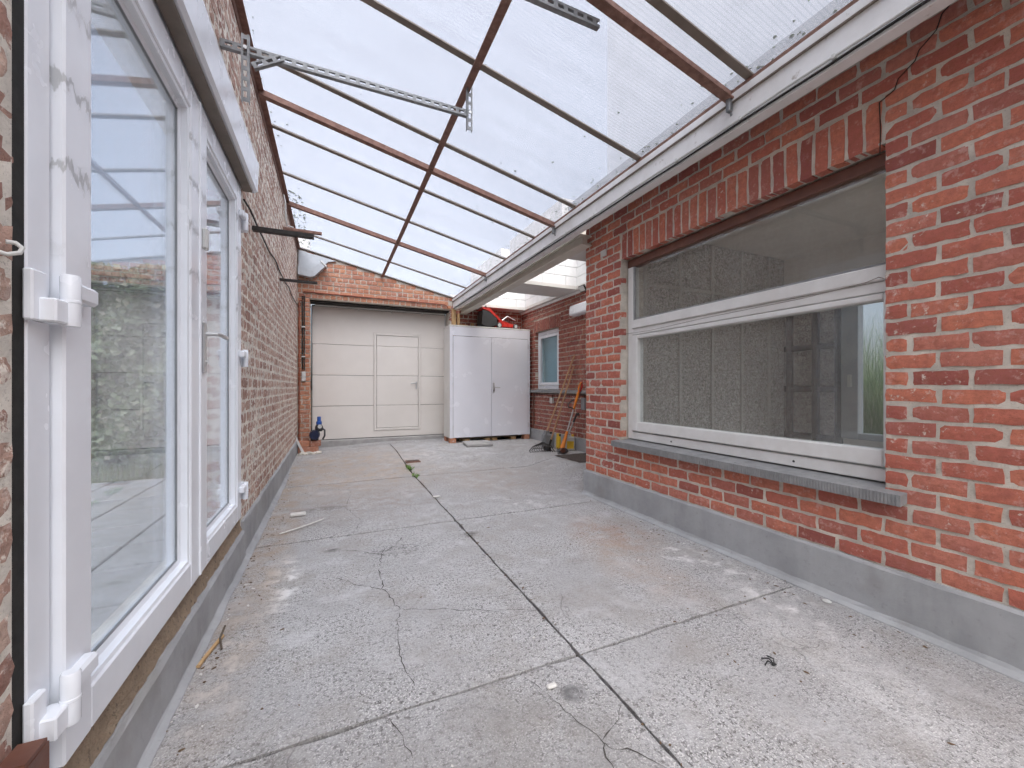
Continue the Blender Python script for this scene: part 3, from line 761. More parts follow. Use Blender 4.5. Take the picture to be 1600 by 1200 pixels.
# ---- bars, cable and loop on the left wall
def bar(name, label, pts, sec, mat):
    o = MB().cbox(pts[0][0], pts[1][0], pts[0][1] - sec / 2, pts[0][1] + sec / 2, pts[0][2] - sec * .35, pts[0][2] + sec * .35, .002)
    return tag(o.build(name, mat), label, 'bar')
bar('iron_bar', 'black iron bar jutting from the left wall beside the shutter box', [(-.52, 3.15, 2.055), (-.12, 0, 0)], .042, 'black_iron')
bar('iron_bar', 'black iron bar jutting from the left wall nearest the gable wall', [(-.52, 4.66, 2.085), (-.145, 0, 0)], .034, 'black_iron')
bar('rusty_bar', 'rusty flat bar jutting from the left wall just below the roof', [(-.52, 4.94, 2.70), (-.11, 0, 0)], .04, 'rust_steel')
ca = [(WLX + .012 + .003 * math.sin(i * 1.7), 2.80 + i * (YG - 2.85) / 24, 2.10 + .10 * (i / 24) + .012 * math.sin(i * .9)) for i in range(25)]
tag(MB().tube(ca, .006, 6).build('wall_cable', 'black_iron', smooth=True), 'dark cable running along the left brick wall below the roof', 'cable')
tag(MB().tube([(WLX + .015, 4.86, 3.03), (WLX + .03, 4.87, 2.95), (WLX + .03, 4.9, 2.80), (WLX + .04, 4.93, 2.735), (WLX + .10, 4.935, 2.724)], .008, 8).build('cable_loop', 'cable_white', smooth=True), 'white cable hanging from roof edge onto the rusty bar', 'cable')

# ================================================================== RIGHT BUILDING
an = thing('brick_building', 'red brick building on the right with the large window', 'building', (2.6, 1.2, 0))
WY0, WY1, WZ0, WZ1 = .94, 2.672, .575, 2.045
ci = .0025; fx = XR + ci; bxx = 2.42
core = MB()
core.box(fx, bxx, WY1 + .008, 3.182, -.08, 2.60); core.box(fx, 2.238, -1.6, WY0 - .008, -.08, 2.60); core.box(2.2385, bxx, -1.6, .835, -.08, 2.60)
core.box(fx + .0005, 2.2375, WY0 - .008, WY1 + .008, WZ1 + .012, 2.5995); core.box(fx + .0005, 2.2375, WY0 - .008, WY1 + .008, -.08, .535)
core.box(2.239, bxx, .8355, WY1 + .0075, WZ1 + .012, 2.5995); core.box(2.239, bxx, .8355, WY1 + .0075, -.08, .535)
core.box(bxx, 3.25 + .25, 2.95, 3.182, -.08, 2.60)
core = core.build('wall_core', 'mortar', an)
SZ = (2.05, 2.258)
L_ = lay(-1.55, 3.19, .225, 2.58, [(WY0, WY1, .53, 2.05), (WY0, WY1 + .004, 2.05, 2.27)], 'stretch', random.Random(4), .94)
place_bricks(L_, 'x', 90, XR, 'brick_red', core, 300, 1.0, 5, .056, .003)
n = 25; pt_ = (WY1 - WY0) / n
for k in range(n):
    y = WY0 + (k + .5) * pt_
    o = bpy.data.objects.new('brick', variant_mesh(1.0, 0, k % 10, 'brick_red', .056)); col.objects.link(o); o.parent = core
    o.location = Vector((XR - random.uniform(0, .003), y, (SZ[0] + SZ[1]) / 2 + random.uniform(-.003, .003))) - WL[an]
    o.rotation_euler = (0, R(90) + random.uniform(-.02, .02), R(90)); o.scale = (.202 / .163, 1, (pt_ - .0145) / .0550)
# return wall bricks of the far corner (faces the recess)
L_ = lay(XR + .09, 3.25, .225, 2.40, [], 'stretch', random.Random(8), .05)
rest = MB()
for s, z, L, e in L_:
    v, f = variants(1.0)[0][random.randrange(10)]
    M_ = Matrix.Translation((s, 3.19, z)) @ Matrix.Diagonal((L / .163, 1, 1, 1)); rest.add([M_ @ Vector(q) for q in v], f)
o = rest.build('bricks', 'brick_red', core, recalc=False); o['kind'] = 'stuff'
plinth([(XR + .06, -.06), (XR - .012, -.06), (XR - .012, .212), (XR - .004, .224), (XR + .06, .232)], 1, -1.5, 3.205, an, 50, 6)
plinth([(3.215, -.06), (3.14, -.06), (3.205, .21), (3.2, .22), (3.19, .225)], 0, XR + .061, XREC - .02, an, 6, 7) if False else MB().cbox(XR + .061, XREC - .02, 3.17, 3.205, -.06, .225, .004).build('plinth', 'cement_plinth', an)
cr_ = [(.95, 2.02), (.948, 2.12), (.952, 2.24), (.90, 2.262), (.888, 2.30), (.835, 2.335), (.822, 2.37), (.77, 2.41), (.755, 2.46), (.70, 2.50)]
MB().tube([(XR - .0035, y, z) for y, z in cr_], .0022, 5).build('crack', 'black_gap', an)
plinth([(XR - .011, -.02), (XR - .011, .03), (XR - .02, .014), (XR - .045, .003), (XR - .05, -.02)], 1, -1.5, 3.20, an, 70, 16, .0035).name = 'cement_fillet'
# stone sill with ribbed front edge
si = MB(); si.prism([(XR - .055, .555), (XR + .11, .572), (XR + .11, .535), (XR - .055, .508)], 1, .86, 2.735)
y = .866
while y < 2.73: si.box(XR - .0585, XR - .0545, y, y + .0065, .510, .553); y += .0125
si.build('sill', 'stone_sill', an)
# inner face of wall, roof slab and the storey above
rl = MB()
for a in ((1.985, 3.0, -1.6, 3.183), (4.3, 5.4, -1.6, 3.183), (3.0005, 4.2995, -1.6, -1.3), (3.0005, 4.2995, .8, 3.183)): rl.box(*a, 2.6005, 2.68)
rl.build('roof_slab', 'roof_felt', an)  # slab left open for the added rooflight
MB().box(2.38, 2.68, -3.0, 3.12, 2.681, 4.7).build('upper_wall', 'pale_render', an)
rl = MB()
for a in ((2.95, 2.9995, -1.35, .85), (4.3005, 4.35, -1.35, .85), (3.0, 4.3, -1.35, -1.3005), (3.0, 4.3, .8005, .85)): rl.box(*a, 2.6805, 2.85)
rl.build('added_rooflight_kerb', 'white_block', an)  # unseen rooflight, added to brighten the room below
MB().box(2.94, 4.36, -1.36, .86, 2.8505, 2.856).build('added_rooflight_pane', 'clear_glass', an)
# ---- the large window
wn = thing('window', 'large white wooden window with top light in the right brick wall', 'window', (2.27, 1.8, .58))
xf, xb = 2.245, 2.315; WY0 = .84
f_ = MB()
f_.cbox(xf, xb, WY1 - .062, WY1 - .002, .5765, 2.03, .004); f_.cbox(xf, xb, WY0 + .002, WY0 + .062, .5765, 2.03, .004)
f_.cbox(xf, xb, WY0 + .063, WY1 - .063, .5765, .635, .004)
f_.cbox(xf, xb, WY0 + .063, WY1 - .063, 1.425, 1.475, .004); f_.cbox(xf - .014, xb, WY0 + .063, WY1 - .063, 1.4765, 1.545, .006)
f_.build('frame', 'white_wood', wn)
MB().cbox(xf - .004, xb, WY0 + .002, WY1 - .002, 1.985, 2.046, .004).build('head_board', 'brown_paint', wn)
sa = MB(); y0, y1 = WY0 + .066, WY1 - .066; z0, z1 = .645, 1.42
sa.cbox(xf - .012, xb - .01, y1 - .058, y1, z0, z1, .005); sa.cbox(xf - .012, xb - .01, y0, y0 + .058, z0, z1, .005)
sa.cbox(xf - .012, xb - .01, y0 + .0585, y1 - .0585, z0, z0 + .075, .005); sa.cbox(xf - .0115, xb - .01, y0 + .0585, y1 - .0585, z1 - .03, z1, .005)
sash = sa.build('sash', 'white_wood', wn)
MB().box(2.266, 2.271, y0 + .05, y1 - .05, z0 + .07, z1 - .02).build('pane', 'dusty_glass', sash)
MB().box(2.266, 2.271, WY0 + .055, WY1 - .055, 1.54, 1.99).build('pane', 'dusty_glass', wn)
b_ = MB(); b_.cbox(xf + .004, xf + .02, WY1 - .082, WY1 - .0625, 1.546, 1.984, .003); b_.cbox(xf + .004, xf + .02, WY0 + .0625, WY0 + .082, 1.546, 1.984, .003)
b_.cbox(xf + .004, xf + .02, WY0 + .083, WY1 - .083, 1.546, 1.558, .003)
b_.build('glazing_bead', 'stone_sill', wn)
for y in (1.35, 2.2): MB().lathe([(0, 0), (.006, 0), (.006, .003), (0, .003)], (xf - .002, y, .605), 0, 10).build('drain_hole', 'black_gap', wn)
tag(MB().tube([(xf - .03, 2.66, 1.44), (xf - .02, 2.4, 1.435), (xf - .025, 1.9, 1.452), (xf - .02, 1.3, 1.46), (xf - .03, 1.02, 1.475), (XR - .012, .95, 1.478), (XR - .02, .92, 1.46)], .0018, 5).build('wire', 'taupe_bar', smooth=True), 'thin loose wire stretched across the transom of the large window', 'wire')
tag(MB().cbox(XR - .022, XR - .001, 2.86, 2.93, 2.145, 2.20, .004).build('junction_plate', 'light_plastic'), 'small white fixing plate on the bricks left of the soldier course', 'plate')

# ---- dim room behind the window
rm = struct('room'); rm['label'] = 'dim room behind the large window'
MB().box(bxx, 5.2, -1.5, 2.949, -.02, .10).build('room_floor', 'room_floor', rm)
rc_ = MB()
for a in ((bxx + .001, 3.0, -1.5, 2.949), (4.3, 5.2, -1.5, 2.949), (3.0005, 4.2995, -1.5, -1.3), (3.0005, 4.2995, .8, 2.949)): rc_.box(*a, 2.42, 2.46)
for a in ((2.99, 2.9995, -1.3, .8), (4.3005, 4.31, -1.3, .8), (2.99, 4.31, -1.31, -1.3005), (2.99, 4.31, .8005, .81)): rc_.box(*a, 2.461, 2.60)
rc_.build('room_ceiling', 'room_wall', rm)  # ceiling hole and shaft below the added rooflight
rw = MB(); rw.box(bxx + .001, 5.2, 2.90, 2.948, .10, 2.42); rw.box(bxx + .001, 5.2, -1.5, -1.45, .10, 2.42)
rw.box(4.6, 4.7, -1.449, -1.2, .101, 2.419); rw.box(4.6, 4.7, 1.1, 1.28, .101, 2.419); rw.box(4.6, 4.7, -1.1995, 1.0995, .101, .6); rw.box(4.6, 4.7, -1.1995, 1.0995, 2.2, 2.419); rw.box(4.6, 4.7, 1.281, 2.30, .101, .50); rw.box(4.6, 4.7, 1.281, 2.30, 1.90, 2.419); rw.box(4.6, 4.7, 2.301, 2.899, 2.02, 2.419)  # large unseen opening in the rear wall, added to let daylight in
rw.build('room_walls', 'room_wall', rm)
gd_ = thing('glazed_door', 'patterned glass door with dark glazing bars inside the dim room', 'door', (4.6, 2.6, .1))
MB().box(4.62, 4.64, 2.302, 2.898, .102, 2.018).build('patterned_pane', 'patterned_glass', gd_)
for y in (2.31, 2.52, 2.78): MB().cbox(4.585, 4.66, y, y + .06, .102, 2.016, .004).build('glazing_bar', 'black_iron', gd_)
for z in (.45, .95, 1.39): MB().cbox(4.592, 4.658, 2.303, 2.897, z, z + .06, .004).build('glazing_bar', 'black_iron', gd_)
gp2 = thing('glazed_partition', 'patterned glass partition with pale glazing bars behind the large window', 'partition', (3.5, 2.88, .1))
MB().box(bxx + .02, 4.59, 2.862, 2.874, .103, 2.415).build('patterned_pane', 'patterned_glass', gp2)
for k in range(5): MB().cbox(bxx + .16 + k * .43, bxx + .195 + k * .43, 2.845, 2.8615, .104, 2.414, .003).build('glazing_bar', 'partition_bar', gp2)
for z in (1.92,): MB().cbox(bxx + .021, 4.588, 2.8462, 2.8612, z, z + .035, .003).build('glazing_bar', 'partition_bar', gp2)
gw = thing('garden_window', 'grey framed inner window with pampas grass behind it', 'window', (4.62, 1.8, .5))
f_ = MB(); f_.cbox(4.56, 4.66, 2.16, 2.30, .502, 1.898, .006); f_.cbox(4.56, 4.66, 1.283, 1.36, .502, 1.898, .006)
f_.cbox(4.56, 4.66, 1.361, 2.159, .502, .56, .006); f_.cbox(4.56, 4.66, 1.361, 2.159, 1.84, 1.898, .006)
f_.build('frame', 'zinc_sheet', gw); MB().box(4.62, 4.624, 1.362, 2.158, .561, 1.839).build('pane', 'clear_glass', gw)
MB().cbox(4.535, 4.559, 2.205, 2.235, 1.0, 1.12, .004).build('handle', 'light_plastic', gw)
pg = thing('pampas_grass', 'clump of pale green pampas grass outside the inner window', 'plant', (5.5, 2.45, -.09))
m = MB(); rng = random.Random(12)
for _ in range(2600):
    a = rng.uniform(0, 6.283); l = rng.uniform(.8, 1.7); sp = rng.uniform(.15, .95); x0, y0 = 5.5 + rng.uniform(-.18, .18), 2.45 + rng.uniform(-.35, .35); w_ = rng.uniform(.002, .004)
    pts = []
    for i in range(6):
        t = i / 5; pts.append(Vector((x0 + math.cos(a) * sp * t * t * .8, y0 + math.sin(a) * sp * t * t, -.09 + l * 1.25 * (t - .42 * sp * t * t * t))))
    d = Vector((-math.sin(a), math.cos(a), 0)); vs_ = []
    for i, p in enumerate(pts): ww = w_ * (1 - .8 * i / 5); vs_ += [p - d * ww, p + d * ww]
    m.add(vs_, [(2 * i, 2 * i + 1, 2 * i + 3, 2 * i + 2) for i in range(5)])
o = m.build('blades', 'pampas_leaf', pg, recalc=False); o['kind'] = 'stuff'

# ================================================================== GABLE WALL WITH GARAGE DOOR
gw_ = thing('gable_wall', 'brick gable wall around the garage door at the far end', 'wall', (1.4, YG + .1, 0))
GX0, GX1, GZ = -.316, 1.87, 2.34
core = MB(); fy = YG + .008
core.box(WLX - .2, GX0 - .008, fy, YG + .36, -.08, 3.3); core.box(GX1 + .008, XREC + .3, fy, YG + .36, -.08, 2.62)
core.prism([(GX0 - .008, GZ + .012), (GX1 + .008, GZ + .012), (GX1 + .008, 2.56), (GX0 - .008, 3.09)], 1, fy + .0005, YG + .36)
core = core.build('wall_core', 'mortar', gw_)
L_ = [b for b in lay(WLX, XREC, .10, 3.1, [(GX0, GX1, 0, GZ)], 'cross', random.Random(6), .01) if b[1] + .03 < zr(b[0]) + .0 or b[0] > 1.95]
L_ = [b for b in L_ if not (b[0] > 1.92 and b[1] > 2.40)]
L1 = [b for b in L_ if b[0] < 1.9]; L2 = [b for b in L_ if b[0] >= 1.9]
place_bricks(L1, 'y', 180, YG, 'brick_orange', core, 0, 1.2, 31, .12, .004)
place_bricks(L2, 'y', 180, YG, 'brick_dark', core, 0, 1.2, 32, .12, .004)
rv = MB()
for k in range(32):
    z = .12 + k * CH
    for yy in ((YG + .20,) if k % 2 else (YG + .16, YG + .255)):
        v, f = variants(1.0)[0 if k % 2 else 1][k % 8]
        M_ = Matrix.Translation((GX0 - .002, yy, z + CH / 2)) @ Matrix.Rotation(R(-90), 4, 'Z'); rv.add([M_ @ Vector(q) for q in v], f)
o = rv.build('bricks', 'brick_orange', core, recalc=False); o['kind'] = 'stuff'
MB().cbox(GX0 - .05, GX1 + .06, YG + .10, YG + .33, 2.325, GZ + .011, .003).build('lintel', 'black_iron', gw_)

gd = thing('garage_door', 'beige sectional garage door with a wicket door in it', 'door', (.78, YGD + .03, .145))
zz = [.150, .690, 1.196, 1.700, 2.305]; x0, x1 = -.300, 1.860; wx0, wx1, wz0, wz1 = .640, 1.425, .262, 1.925; yf, yb = YGD, YGD + .04; gp = .003
for i in range(4):
    a, b = zz[i] + gp, zz[i + 1] - gp
    if i == 0:
        MB().prism([(x0, a), (x1, a), (x1, b), (wx1 + .004, b), (wx1 + .004, wz0 - .004), (wx0 - .004, wz0 - .004), (wx0 - .004, b), (x0, b)], 1, yf, yb).build('panel', 'beige_panel', gd)
    elif i < 3:
        MB().cbox(x0, wx0 - .004, yf, yb, a, b, .004).build('panel', 'beige_panel', gd); MB().cbox(wx1 + .004, x1, yf, yb, a, b, .004).build('panel', 'beige_panel', gd)
    else:
        MB().prism([(x0, a), (wx0 - .004, a), (wx0 - .004, wz1 + .004), (wx1 + .004, wz1 + .004), (wx1 + .004, a), (x1, a), (x1, b), (x0, b)], 1, yf, yb).build('panel', 'beige_panel', gd)
MB().box(x0 - .01, x1 + .02, yb + .001, yb + .01, .15, 2.33).build('backing', 'black_gap', gd)
fw = MB(); t_ = .038
fw.cbox(wx0, wx0 + t_, yf - .012, yb, wz0, wz1, .004); fw.cbox(wx1 - t_, wx1, yf - .012, yb, wz0, wz1, .004)
fw.cbox(wx0 + t_ + .0005, wx1 - t_ - .0005, yf - .0115, yb, wz0, wz0 + t_, .004); fw.cbox(wx0 + t_ + .0005, wx1 - t_ - .0005, yf - .0115, yb, wz1 - t_, wz1, .004)
wk = fw.build('wicket_frame', 'beige_panel', gd)
ws = [wz0 + t_ + .004, .690, 1.196, 1.700, wz1 - t_ - .004]
for i in range(4): MB().cbox(wx0 + t_ + .005, wx1 - t_ - .005, yf - .006, yb - .002, ws[i] + .002, ws[i + 1] - .002, .004).build('wicket_panel', 'beige_panel', wk)
MB().cbox(wx1 - .088, wx1 - .060, yf - .014, yf - .0065, .97, 1.10, .004).build('handle_plate', 'steel_bright', wk)
MB().tube([(wx1 - .074, yf - .012, 1.07), (wx1 - .074, yf - .05, 1.07), (wx1 - .09, yf - .055, 1.07), (wx1 - .18, yf - .055, 1.068)], .009, 8).build('lever', 'steel_bright', wk, smooth=True)
MB().box(x0, x1, yf + .002, yb - .002, .1425, .149).build('rubber_seal', 'rubber', gd)
MB().cbox(x0 - .014, x0 - .002, yf - .02, yb, .143, 2.30, .003).build('side_track', 'black_iron', gd); MB().cbox(x1 + .001, x1 + .009, yf - .02, yb, .143, 2.30, .002).build('side_track', 'light_plastic', gd)
MB().tube([(x0 + .04, YGD - .12, 2.300), (x1 - .04, YGD - .12, 2.300)], .013, 10).build('lift_rod', 'light_plastic', gd, smooth=True)
for x in (.38, 1.42, .9): MB().cbox(x, x + .018, YGD - .134, YGD - .10, 2.253, 2.2865, .003).build('rod_bracket', 'light_plastic', gd)

# pipes, conduits and switch on the pier
tag(MB().tube([(-.462, YG - .022, fz(-.4, 6.8)), (-.462, YG - .022, 2.26), (-.455, YG - .022, 2.30), (-.42, YG - .022, 2.305)], .010, 8).build('copper_pipe', 'copper_pipe', smooth=True), 'copper pipe running up the corner of the gable wall', 'pipe')
cd = thing('conduit', 'dark conduits and grey switch on the brick pier left of garage door', 'conduit', (-.4, YG - .02, 1.1))
for x in (-.418, -.392): MB().tube([(x, YG - .018, 1.26), (x, YG - .018, 2.38)], .0085, 8).build('conduit_pipe', 'black_iron', cd, smooth=True)
MB().cbox(-.428, -.372, YG - .05, YG - .004, 1.09, 1.235, .006).build('switch_box', 'light_plastic', cd)
for z in (1.45, 1.9): MB().cbox(-.43, -.38, YG - .029, YG - .004, z, z + .02, .003).build('clip', 'light_plastic', cd)
tag(MB().tube([(-.40, YG - .02, 2.445), (1.74, YG - .02, 2.43), (1.80, YG - .02, 2.41), (1.83, YG - .02, 2.37)], .011, 8).build('roof_conduit', 'copper_pipe', smooth=True), 'rusty pipe running across the bricks above the garage door', 'pipe')
fl = thing('duct', 'grey sheet metal duct under the roof in the left gable corner', 'duct', (-.3, YG - .1, 2.62))
MB().prism([(-.47, 2.80), (-.27, 2.72), (-.06, 2.93), (.05, 2.955), (-.47, 3.06)], 1, YG - .035, YG - .003).build('flashing', 'zinc_sheet', fl)
MB().prism([(-.47, 2.665), (-.31, 2.640), (-.25, 2.66), (-.10, 2.83), (-.15, 2.885), (-.30, 2.755), (-.47, 2.79)], 1, YG - .16, YG - .036).build('duct_body', 'zinc_sheet', fl)
M_ = Matrix.Translation((-.125, YG - .098, 2.857)) @ Matrix.Rotation(R(-45), 4, 'Y')
MB().cbox(-.012, .012, -.075, .061, -.055, .055, .004, M_).build('duct_flange', 'light_plastic', fl)

# ================================================================== CANOPY ROOF
cp = thing('canopy_roof', 'translucent polycarbonate lean-to roof on rusty steel rafters', 'roof', (.7, 3.0, 2.5))
BY = [-.975, -.21, .575, 1.36, 2.157, 2.959, 3.735, 4.508, 5.285, 6.08, 6.842]
XA, XB = WLX + .004, 1.945
def slope_box(m, x0, x1, y0, y1, d0, d1, mi=None):
    """box between offsets d0<d1 from the roof plane"""
    v = [(x, y, zr(x) + d) for d in (d0, d1) for y in (y0, y1) for x in (x0, x1)]
    m.add(v, [(0, 2, 3, 1), (4, 5, 7, 6), (0, 1, 5, 4), (2, 6, 7, 3), (0, 4, 6, 2), (1, 3, 7, 5)])
for a, b in zip(BY[:-1], BY[1:]):
    m = MB(); slope_box(m, XA, XB + .03, a + .004, b - .004, .004, .016); m.mi = [1, 0, 0, 0, 0, 0]
    m.build('roof_sheet', ['roof_sheet_top', 'roof_sheet_under'], cp)
for y in BY:
    m = MB(); slope_box(m, XA, XB, y - .021, y + .021, -.006, .002); slope_box(m, XA, XB, y - .003, y + .003, .0025, .02)
    m.build('glazing_bar', 'taupe_bar', cp)
for y in (-.40, 1.465, 3.30, 5.15):
    m = MB(); slope_box(m, XA + .01, 1.905, y - .024, y + .024, -.058, -.051); slope_box(m, XA + .01, 1.905, y - .005, y + .005, -.0505, -.007)
    m.build('rafter', 'rust_steel', cp)
    m = MB(); m.cbox(1.885, 1.912, y - .012, y + .012, zr(1.9) - .12, zr(1.9) - .04, .003); m.tube([(1.9, y, zr(1.9) - .06), (1.915, y, zr(1.9) - .135)], .006, 6)
    m.build('rafter_hanger', 'galvanised', cp)
XP = .732
m = MB()
m.box(XP - .022, XP + .022, -.95, YG - .01, zr(XP) - .048, zr(XP) - .041); m.box(XP - .004, XP + .004, -.95, YG - .01, zr(XP) - .0405, zr(XP) - .008)
m.build('purlin', 'rust_steel', cp)
m = MB(); m.box(WLX - .002, WLX + .006, -.97, YG - .002, zr(WLX) - .07, zr(WLX) - .0085); m.box(WLX + .0065, WLX + .045, -.97, YG - .002, zr(WLX) - .026, zr(WLX) - .019)
m.build('wall_angle', 'rust_steel', cp)
m = MB(); n = 46
for i in range(n):      # strip of old flashing paper at the wall
    pass
# fascia along the right
FX = 1.915; FT = zr(FX) - .012
fa = MB(); fa.cbox(FX - .012, FX + .03, -1.0, YG - .004, FT - .055, FT - .012, .003)
fa.cbox(FX, FX + .026, -1.0, YG - .005, FT - .186, FT - .0555, .003)
fa.build('fascia_board', 'white_fascia', cp)
ef = MB(); ef.box(FX - .004, XB + .05, -1.0, YG - .003, FT - .0115, FT + .004); ef.box(FX - .010, FX - .0045, -1.0, YG - .003, FT - .016, FT + .006)
ef.build('edge_flashing', 'rust_steel', cp)
MB().tube([(FX - .008, -1.0 + i * .2, FT - .189 + .002 * math.sin(i * 1.7)) for i in range(40)], .0055, 6).build('dark_cable', 'black_iron', cp, smooth=True)
fl_ = MB(); fl_.box(FX - .0135, FX - .0005, -.99, YG - .01, FT - .0605, FT - .0558); fl_.build('board_joint', 'taupe_bar', cp)
MB().cbox(FX + .002, 1.982, -1.0, YG - .006, FT - .203, FT - .1865, .002).build('soffit_board', 'white_fascia', cp)
MB().box(FX + .0265, 1.975, -1.0, YG - .007, FT - .1862, FT - .02).build('gutter_core', 'black_gap', cp)
cabl = MB().tube([(FX - .010, -1.0 + i * .2, FT - .170 + .003 * math.sin(i * 1.3)) for i in range(40)], .006, 6)
cabl.build('fascia_cable', 'cable_white', cp, smooth=True)
cl = MB()
for i in range(18): cl.cbox(FX - .018, FX - .0005, -.7 + i * .42, -.7 + i * .42 + .014, FT - .180, FT - .160, .002)
cl.build('cable_clip', 'light_plastic', cp)
rng = random.Random(77); m = MB()
for (n, xa, xb, ya, yb) in ((150, 1.78, 1.94, -.5, 6.8), (90, 1.88, 1.94, .2, 6.8), (120, WLX + .01, -.30, 4.9, 6.8), (60, WLX + .01, -.40, .5, 6.8), (70, WLX, 1.9, -.3, 6.8)):
    for _ in range(n):
        x, y = rng.uniform(xa, xb), rng.uniform(ya, yb); r_ = rng.uniform(.003, .011) * (1.8 if n == 120 else 1); k = rng.randint(4, 6)
        z = zr(x) + .0175; p = [(x + math.cos(6.283 * i / k) * r_ * rng.uniform(.5, 1.5), y + math.sin(6.283 * i / k) * r_ * rng.uniform(.5, 1.5), z) for i in range(k)]
        m.add(p + [(x, y, z + r_ * .7)], [(i, (i + 1) % k, k) for i in range(k)] + [tuple(range(k))])
o = m.build('moss_crumbs', 'cotoneaster', cp); o['kind'] = 'stuff'
# perforated struts hanging under the roof
def strut_frame(name, label, y, xa, xb, z, ends, brace=False):
    o = thing(name, label, 'strut', ((xa + xb) / 2, y, z - .1))
    def channel(p, q, nm, wd=.038, slots=True, side=Vector((0, -1, 0))):
        p, q = Vector(p), Vector(q); d = (q - p); L = d.length; d.normalize(); u = side; v = d.cross(u)
        M_ = Matrix((( *[d.x, u.x, v.x], p.x), (*[d.y, u.y, v.y], p.y), (*[d.z, u.z, v.z], p.z), (0, 0, 0, 1)))
        m = MB(); h = wd / 2; sl = .03; pitch = .05; t = .003
        def bx(a, b, c0, c1, e0, e1):
            m.add([M_ @ Vector((x, y_, z_)) for z_ in (e0, e1) for y_ in (c0, c1) for x in (a, b)], [(0, 2, 3, 1), (4, 5, 7, 6), (0, 1, 5, 4), (2, 6, 7, 3), (0, 4, 6, 2), (1, 3, 7, 5)])
        bx(0, L, 0, t, -h, -.0075); bx(0, L, 0, t, .0075, h)
        x = 0; k = 0
        while x < L:                                    # webs between the slots
            bx(x, min(L, x + pitch - sl), 0, t, -.0075, .0075); x += pitch
        bx(0, L, -.02, -.0002, -h, -h + t); bx(0, L, -.02, -.0002, h - t, h)
        return m.build(nm, 'galvanised', o)
    channel((xa, y, z), (xb, y, z), 'cross_strut')
    for (x, za, zb) in ends: channel((x, y - .006, za), (x, y - .006, zb), 'drop_strut', .034)
    if brace: channel((ends[0][0] + .03, y - .007, z - .075), (ends[0][0] + .155, y - .007, z + .005), 'brace', .03)
    bt = MB()
    for (x, za, zb) in ends: bt.lathe([(0, -.006), (.009, -.006), (.009, 0), (0, 0)], (x, y - .012, z), 1, 6)
    bt.build('bolt', 'steel_bright', o)
    return o
strut_frame('strut_rail', 'slotted steel strut spanning from left wall to roof purlin', 2.30, WLX, .735, 2.632, [(-.385, 2.375, 2.70), (.745, 2.53, 2.80)], True)
s2 = strut_frame('strut_rail', 'slotted steel strut under the rafter at the top of the picture', 1.50, WLX, 1.10, 2.64, [(-.385, 2.40, 2.70)], True)
MB().tube([(.765, 1.49, 2.78), (.765, 1.48, 2.66), (.74, 1.47, 2.60)], .012, 6).build('hook', 'steel_bright', s2)

# ================================================================== RECESS ON THE RIGHT
sb = thing('steel_beam', 'cream painted beam carrying the roof edge over the recess', 'beam', (2.09, 5.0, 2.28))
m = MB(); m.cbox(2.035, 2.155, 3.05, YG - .006, 2.283, 2.296, .003); m.cbox(2.085, 2.105, 3.05, YG - .006, 2.2965, 2.364, .002); m.cbox(2.035, 2.155, 3.05, YG - .006, 2.3645, 2.378, .003)
m.build('beam_section', 'cream_beam', sb)
MB().box(2.06, 2.0845, 3.05, YG - .01, 2.297, 2.364).build('beam_filler', 'cream_beam', sb)
po = thing('timber_posts', 'pine timber blocks propping the beam end above the cabinet', 'timber', (1.98, YG - .05, 1.5))
MB().cbox(1.89, 1.955, YG - .075, YG - .005, 1.4, 2.36, .003).build('post', 'pine', po); MB().cbox(1.985, 2.03, YG - .06, YG - .005, 1.4, 2.2825, .003).build('post', 'pine', po)
MB().cbox(2.0305, 2.18, YG - .05, YG - .005, 1.95, 2.10, .003).build('block', 'pine', po); MB().cbox(2.24, 2.29, YG - .05, YG - .005, 1.95, 2.13, .003).build('block', 'pine', po)
rc = thing('recess_wall', 'red brick side wall of the recess with two windows', 'wall', (XREC + .1, 5.0, 0))
RW = [(5.50, 6.30, .985, 1.95), (3.85, 4.75, .985, 1.95)]
core = MB(); fx = XREC + .008
core.box(fx, 3.5, 3.182, 3.842, -.08, 2.45); core.box(fx, 3.5, 4.758, 5.492, -.08, 2.45); core.box(fx, 3.5, 6.308, YG + .007, -.08, 2.45)
for a, b, c, d in RW: core.box(fx + .0004, 3.5, a - .008, b + .008, -.08, c - .04); core.box(fx + .0004, 3.5, a - .008, b + .008, d + .012, 2.4496)
core = core.build('wall_core', 'mortar', rc)
L_ = lay(3.2, YG, .27, 2.38, [(a, b, .93, 1.95) for a, b, c, d in RW] + [(5.44, 6.36, 1.95, 2.15)], 'cross', random.Random(14), .03)
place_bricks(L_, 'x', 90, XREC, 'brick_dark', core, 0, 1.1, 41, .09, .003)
sol = MB()
for k in range(13):
    v, f = variants(1.0)[0][k % 10]; M_ = Matrix.Translation((XREC, 5.44 + (k + .5) * .0707, 2.055)) @ Matrix.Rotation(R(90), 4, 'Z') @ Matrix.Rotation(R(90), 4, 'Y') @ Matrix.Diagonal((.19 / .163, 1, 1.02, 1))
    sol.add([M_ @ Vector(q) for q in v], f)
o = sol.build('soldier_bricks', 'brick_dark', core, recalc=False); o['kind'] = 'stuff'
MB().cbox(XREC - .018, XREC + .06, 3.206, YG - .002, -.06, .265, .005).build('plinth', 'cement_plinth', rc)
MB().prism([(XREC - .05, .95), (XREC + .09, .965), (XREC + .09, .925), (XREC - .05, .91)], 1, 3.4, 6.50).build('sill', 'stone_sill', rc)
